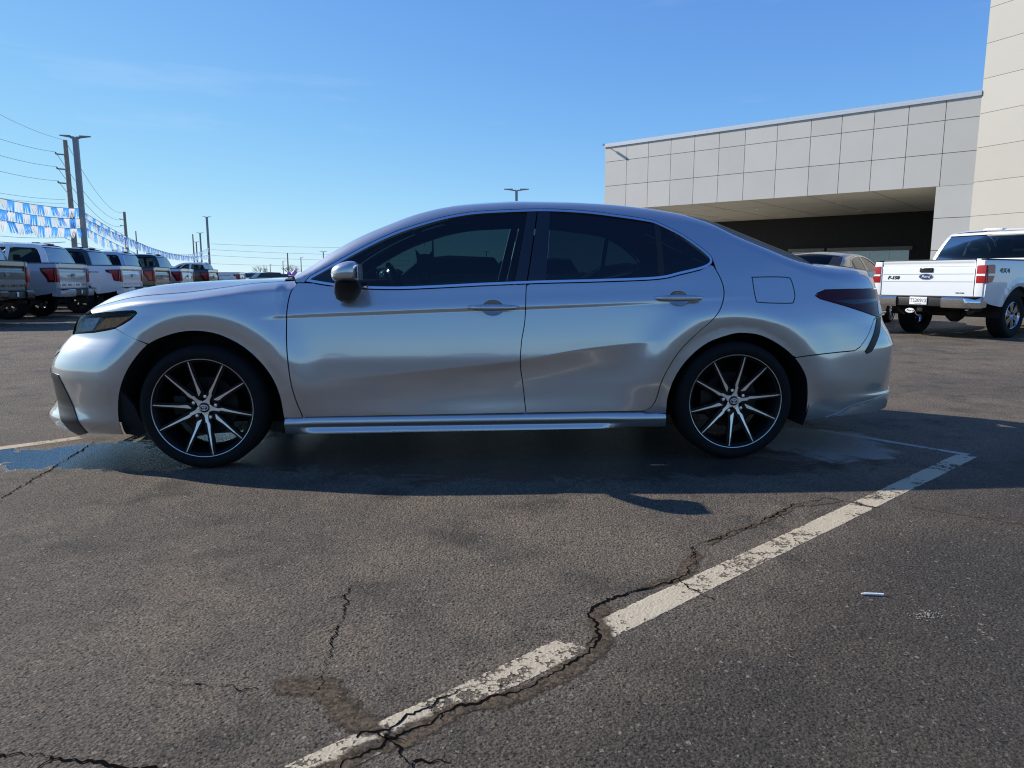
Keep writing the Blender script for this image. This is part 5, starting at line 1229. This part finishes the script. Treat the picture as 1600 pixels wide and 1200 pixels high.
wire(at(102, 372, PY+.3), (p2.x, p2.y-.3, p2.z-5.5), .8, .03, 'thick telephone cable sagging right from the tall wooden pole behind the trucks')
for k, (a, c) in enumerate((((330, 381), (640, 386)), ((330, 390), (640, 398)), ((330, 399), (640, 407)), ((330, 412), (640, 414)))):
    wire(at(a[0], a[1], 190), at(c[0], c[1], 230), .5, .045, ('highest', 'second', 'third', 'lowest')[k]+' far horizontal power line above the bonnet of the silver sedan')
# ---- pennant strings
def fringe_mesh(seed):
    rnd = random.Random(seed); mb = MB(); W, H = .385, .36; n = 11
    mb.add([(-W/2, 0, 0), (W/2, 0, 0), (W/2, 0, -.06), (-W/2, 0, -.06)], [(0,1,2,3)])
    for k in range(n):
        x0 = -W/2+W*k/n; x1 = x0+W/n-.002; l = H*(.78+.22*rnd.random()); sw = rnd.uniform(-.05, .05); yy = rnd.uniform(-.05, .05)
        mb.add([(x0, 0, -.058), (x1, 0, -.058), (x1+sw*.5, yy*.5, -.058-l*.5), (x0+sw*.5, yy*.5, -.058-l*.5), (x1+sw, yy, -l), (x0+sw, yy, -l)], [(0,1,2,3),(3,2,4,5)])
    return mb
FR = {}
for key in ('fr_blue', 'fr_silver'):
    FR[key] = []
    for sd in range(4):
        o = fringe_mesh(sd+(10 if key == 'fr_blue' else 0)).build('pennant_source', M[key]); FR[key].append(o.data); bpy.data.objects.remove(o)
def pennants(a, b, sag, count, ph, label, s=1.0, t0=0., t1=1.):
    a = Vector(a); b = Vector(b)
    f = lambda t: a.lerp(b, t)-Vector((0, 0, sag*4*t*(1-t)))
    e = empty('pennant_string', a, 0, label, 'pennants', 'fringed pennant strings')
    mb = MB(); mb.tube([f(t)-a for t in np.linspace(0, 1, 40)], .012, 5); mb.build('cord', M['wire'], e)
    rnd = random.Random(count+ph)
    for k in range(count):
        t = t0+(t1-t0)*(k+.5)/count; p = f(t)-a; d = (f(t+.005)-f(t-.005)).normalized()
        key = 'fr_blue' if (k+ph) % 2 == 0 else 'fr_silver'
        o = bpy.data.objects.new('pennant', rnd.choice(FR[key])); COL.objects.link(o); o.parent = e; o.location = p-Vector((0, 0, .01))
        y = math.atan2(d.y, d.x); o.rotation_euler = (rnd.uniform(-.25, .25), math.asin(max(-1, min(1, -d.z)))*.9+rnd.uniform(-.06, .06), y); o.scale = (s, s, s*rnd.uniform(.9, 1.05))
    return e
Lx, Ly = L1_.location.x, L1_.location.y; Fx, Fy = L2_.location.x, L2_.location.y
YL = 24.0
nm = ('upper', 'middle', 'lower')
for i, (vp, vl) in enumerate(((326, 303), (342, 321), (357, 338))):
    a = at(124, vp, Ly); a.x = Lx-.05; b = at(-45, vl-4, YL)
    pennants(a, b, .12, 15, i, nm[i]+' string of blue and silver fringed pennants left of the big lamp post', 1.18)
for i, (vp, vf) in enumerate(((331, 391), (341, 400), (355, 414))):
    a = at(131, vp, Ly); a.x = Lx+.06; b = at(323, vf-4+2*i, Fy); b.x = Fx
    pennants(a, b, (1.25, .75, .95)[i], 74, i, nm[i]+' string of blue and silver fringed pennants sagging right of the big lamp post', 1.32)
# ---- bare trees
def bare_tree(u, vtop, Y, label, seed, spread=1.0):
    rnd = random.Random(seed); base = at(u, 430, Y); top = at(u, vtop, Y); H = top.z
    e = empty('bare_tree', (base.x, base.y, 0), 0, label, 'tree', 'bare winter trees far behind the lot')
    tr_ = MB(); tr_.tube([(0,0,0), (rnd.uniform(-.1,.1),0,H*.18), (rnd.uniform(-.2,.2),0,H*.36)], [H*.028, H*.023, H*.018], 9); tr_.build('trunk', M['bark'], e)
    cr_ = MB()
    def grow(p, d, l, r, dep):
        q = p+d*l*.5+Vector((rnd.uniform(-1,1), rnd.uniform(-1,1), 0))*l*.06; z = p+d*l; cr_.tube([p, q, z], [r, r*.8, r*.6], 5, cap=False)
        if dep == 0: return
        for k in range(3 if dep > 1 else 4):
            nd = (d+Vector((rnd.uniform(-1,1)*spread, rnd.uniform(-1,1)*spread, rnd.uniform(-.15,.55)))*.75).normalized(); grow(z if k < 2 else p.lerp(z, .6), nd, l*rnd.uniform(.55,.8), r*.58, dep-1)
    for k in range(6):
        a = k*math.pi/3+rnd.random(); grow(Vector((0,0,H*(.24+.02*k))), Vector((math.cos(a)*.7*spread, math.sin(a)*.7*spread, .8)).normalized(), H*.25, H*.013, 4)
    cr_.build('crown', M['bark'], e); return e
bare_tree(408, 411, 150, 'smaller bare tree standing over the white cars in the distance', 3)
bare_tree(456, 408, 170, 'wider bare tree behind the pink balloons', 8, 1.25)
# ---- pink balloons
bp_ = at(455, 428, 140); e = empty('balloon_bunch', (bp_.x, bp_.y, 0), 0, 'bunch of pink balloons below the bare tree left of the windscreen pillar', 'balloons')
rnd = random.Random(4)
for k in range(7):
    mb = MB(); bm = bmesh.new(); bmesh.ops.create_uvsphere(bm, u_segments=14, v_segments=10, radius=.42)
    c = Vector((rnd.uniform(-.75,.75), rnd.uniform(-.3,.3), bp_.z+rnd.uniform(-.3,.5)))
    for v in bm.verts: v.co = v.co*(1 if v.co.z > 0 else 1.12)+c
    mb.bm(bm, True); mb.tube([c-Vector((0,0,.45)), (0,0,.3)], .01, 4); mb.build('balloon', M['pink'], e)
# ---- far parked cars: simple but car shaped
def far_car(x, y, rz, m, label, kind='car'):
    e = empty('parked_car', (x, y, 0), rz, label, 'car', 'far parked cars')
    if kind == 'car': low = [(-2.2,.32),(-2.25,.62),(-2.1,.78),(-1.1,.93),(1.5,.98),(2.2,.95),(2.3,.6),(2.25,.32)]; up = [(-1.15,.93),(-.35,1.40),(.3,1.47),(1.0,1.42),(1.75,.98)]
    else: low = [(-2.3,.4),(-2.35,.8),(-2.2,1.0),(-1.2,1.12),(2.2,1.15),(2.35,.8),(2.3,.4)]; up = [(-1.25,1.12),(-.6,1.66),(.3,1.74),(1.9,1.70),(2.25,1.14)]
    mb = MB(); mb.prism(low, -.90, .90, lambda u, v, hh: (u, hh*(1 if v < .9 else .95), v)); mb.build('body', m, e)
    mb = MB(); mb.prism(up, -.82, .82, lambda u, v, hh: (u, hh*(1 if v < 1.2 else .80), v)); mb.build('window_band', M['black_gloss'], e)
    t0 = [p for p in up if p[1] > 1.35]; mb = MB(); mb.prism([(t0[0][0]+.05, t0[0][1]+.012)]+[(p[0], p[1]+.025) for p in t0[1:-1]]+[(t0[-1][0]-.05, t0[-1][1]+.012), (t0[-1][0]-.05, t0[-1][1]-.03), (t0[0][0]+.05, t0[0][1]-.03)], -.68, .68, lambda u, v, hh: (u, hh, v)); mb.build('roof', m, e)
    for wx in (-1.4, 1.4):
        for wy in (-.82, .82): mb = MB(); mb.lathe([(.001,-.1),(.2,-.1),(.32,-.09),(.32,.09),(.2,.1),(.001,.1)], 18, 'y', (wx, wy, .32)); mb.build('wheel', M['tyre'], e)
    return e
FC = [(385, 92, 'p_white', 'suv', 'white estate car right of the farthest pickup'), (395, 100, 'p_white', 'car', 'white saloon under the smaller bare tree'), (404, 96, 'p_white', 'suv', 'second white estate car under the smaller bare tree'),
      (412, 88, 'p_black', 'suv', 'black estate car right of the white ones below the small tree'), (421, 108, 'p_silver', 'car', 'pale silver saloon behind the bonnet edge'), (430, 112, 'p_silver', 'suv', 'pale silver estate car left of the pink balloons'), (440, 118, 'p_grey', 'car', 'grey saloon close to the windscreen pillar'), (449, 121, 'p_white', 'car', 'white saloon below the pink balloons')]
for u, Y, mm, kd, lab in FC:
    p = at(u, 436, Y); far_car(p.x, Y, random.uniform(-.5, .5)+1.2, M[mm], lab, kd)
# cars of the lot seen through the sedan's windows
for x, y, rz, mm, kd, lab in ((-2.6, 25, .2, 'p_black', 'suv', 'dark estate car seen through the front side window'), (.2, 27, .1, 'p_white', 'suv', 'white estate car seen through the rear part of the front window'), (3.4, 24, .05, 'p_grey', 'car', 'grey saloon seen through the rear side window'), (-6.5, 34, .3, 'p_silver', 'car', 'silver saloon far behind the steering wheel')):
    far_car(x, y, rz, M[mm], lab, kd)
for x, y, rz, mm, kd, lab in ((-6, -26, .1, 'p_white', 'suv', 'white estate car added out of view, mirrored low in the front door of the silver sedan'), (2.5, -30, -.2, 'p_white', 'car', 'white saloon added out of view, mirrored low in the rear door of the silver sedan'), (-14, -34, .3, 'p_black', 'suv', 'dark estate car added out of view, mirrored in the front wing of the silver sedan'), (9, -28, .1, 'p_grey', 'suv', 'grey estate car added out of view, mirrored in the rear wing of the silver sedan')):
    far_car(x, y, rz, M[mm], lab, kd)  # unseen cars added behind the camera for the sedan's doors to reflect
# low far tree belt on the horizon; stretch behind the camera added for reflections
rnd = random.Random(12); mb = MB()
for k in range(1500):
    x = rnd.uniform(-420, 260); y = rnd.uniform(430, 470)*(1 if k < 900 else -.6); h_ = rnd.uniform(1.5, 4.2)*(1+.6*math.sin(x*.05)); c = Vector((x, y, h_*.5))
    a = [c+Vector((rnd.uniform(-3, 3), rnd.uniform(-2, 2), rnd.uniform(-.5, .5)*h_)) for _ in range(5)]
    mb.add([tuple(p) for p in a], [(0,1,2),(0,2,3),(0,3,4),(1,3,4)])
tag(mb.build('far_tree_belt', M['far_green']), 'low dark green tree belt along the horizon', 'tree belt', kind='stuff')
M['p_dusk'] = mat('dusky_silver', (.20, .21, .22), .3, .6, 1.0, .02, noise=.03, nscale=3)
# ---- second sedan behind the boot
def copy_tree(o, parent, swap):
    c = o.copy(); COL.objects.link(c); c.parent = parent
    if c.type == 'MESH' and c.data.materials and c.data.materials[0] in swap:
        c.material_slots[0].link = 'OBJECT'; c.material_slots[0].material = swap[c.data.materials[0]]
    for ch in o.children: copy_tree(ch, c, swap)
    return c
s2 = empty('sedan', (6.90, 15.5, 0), .86+math.pi, 'grey saloon half hidden behind the boot of the side on sedan', 'car')
s2.scale = (1.06, 1.06, 1.06)
for ch in list(car.children): copy_tree(ch, s2, {M['silver']: M['p_dusk']})
# ---- small things on the asphalt
mb = MB(); mb.tube([(0,0,0), (.055,-.006,0)], .0042, 10); mb.tube([(-.012,.001,0), (0,0,0)], [.002, .0042], 8)
o = mb.build('cigarette_butt', M['stick']); o.location = (1.115, 2.10, .0055); tag(o, 'small white stick lying on the asphalt right of the stripe', 'litter')
rnd = random.Random(31); mb = MB()
for k in range(70):
    bm = bmesh.new(); bmesh.ops.create_icosphere(bm, subdivisions=1, radius=rnd.uniform(.0012, .0036))
    c = Vector((1.232+rnd.gauss(0, .022), 1.963+rnd.gauss(0, .014), .0015))
    for v in bm.verts: v.co = Vector((v.co.x*rnd.uniform(.8,1.3), v.co.y, v.co.z*.7))+c
    mb.bm(bm)
M['grit'] = mat('grit', (.21, .19, .16), .9, noise=.4, nscale=60)
tag(mb.build('loose_grit', M['grit']), 'little heap of pale loose grit on the dark asphalt', 'grit', kind='stuff')
rnd = random.Random(77); mb = MB()
for k in range(260):
    y = 1.2+rnd.random()**1.6*4; x = rnd.uniform(-1, 1)*y*.8
    bm = bmesh.new(); bmesh.ops.create_icosphere(bm, subdivisions=1, radius=rnd.choice((.001, .0014, .0016, .002, .003)))
    for v in bm.verts: v.co = Vector((v.co.x*rnd.uniform(.8,1.3)+x, v.co.y*rnd.uniform(.8,1.2)+y, v.co.z*.7+.001))
    mb.bm(bm)
tag(mb.build('scattered_gravel', M['grit']), 'scattered tiny pale stones on the asphalt', 'gravel', kind='stuff')
# ---- figurine hanging from the mirror of the sedan
hg = empty('hanging_ornament', (-.2567+math.cos(.0723)*(-.30)-math.sin(.0723)*(-.02), 4.58+math.sin(.0723)*(-.30)+math.cos(.0723)*(-.02), 1.08), .0723, 'small dark dog face ornament hanging behind the windscreen of the sedan', 'ornament')
mb = MB(); mb.tube([(0,0,.11), (0,0,.21)], .0015, 5); mb.build('string', M['black_trim'], hg)
mb = MB(); mb.prism([(-.035,-.09),(-.015,-.125),(.015,-.125),(.035,-.09),(.048,-.02),(.05,.03),(.058,.095),(.028,.06),(0,.065),(-.028,.06),(-.058,.095),(-.05,.03),(-.048,-.02)], -.006, .006, lambda u, v, hh: (u, hh, v)); mb.build('face', M['badge_grey'], hg)
mb = MB(); mb.prism([(-.022,-.05),(-.02,-.10),(.02,-.10),(.022,-.05)], -.009, -.0065, lambda u, v, hh: (u, hh, v)); mb.prism([(-.045,.03),(-.05,.085),(-.03,.055)], -.009, -.0065, lambda u, v, hh: (u, hh, v)); mb.build('muzzle', M['concrete'], hg)
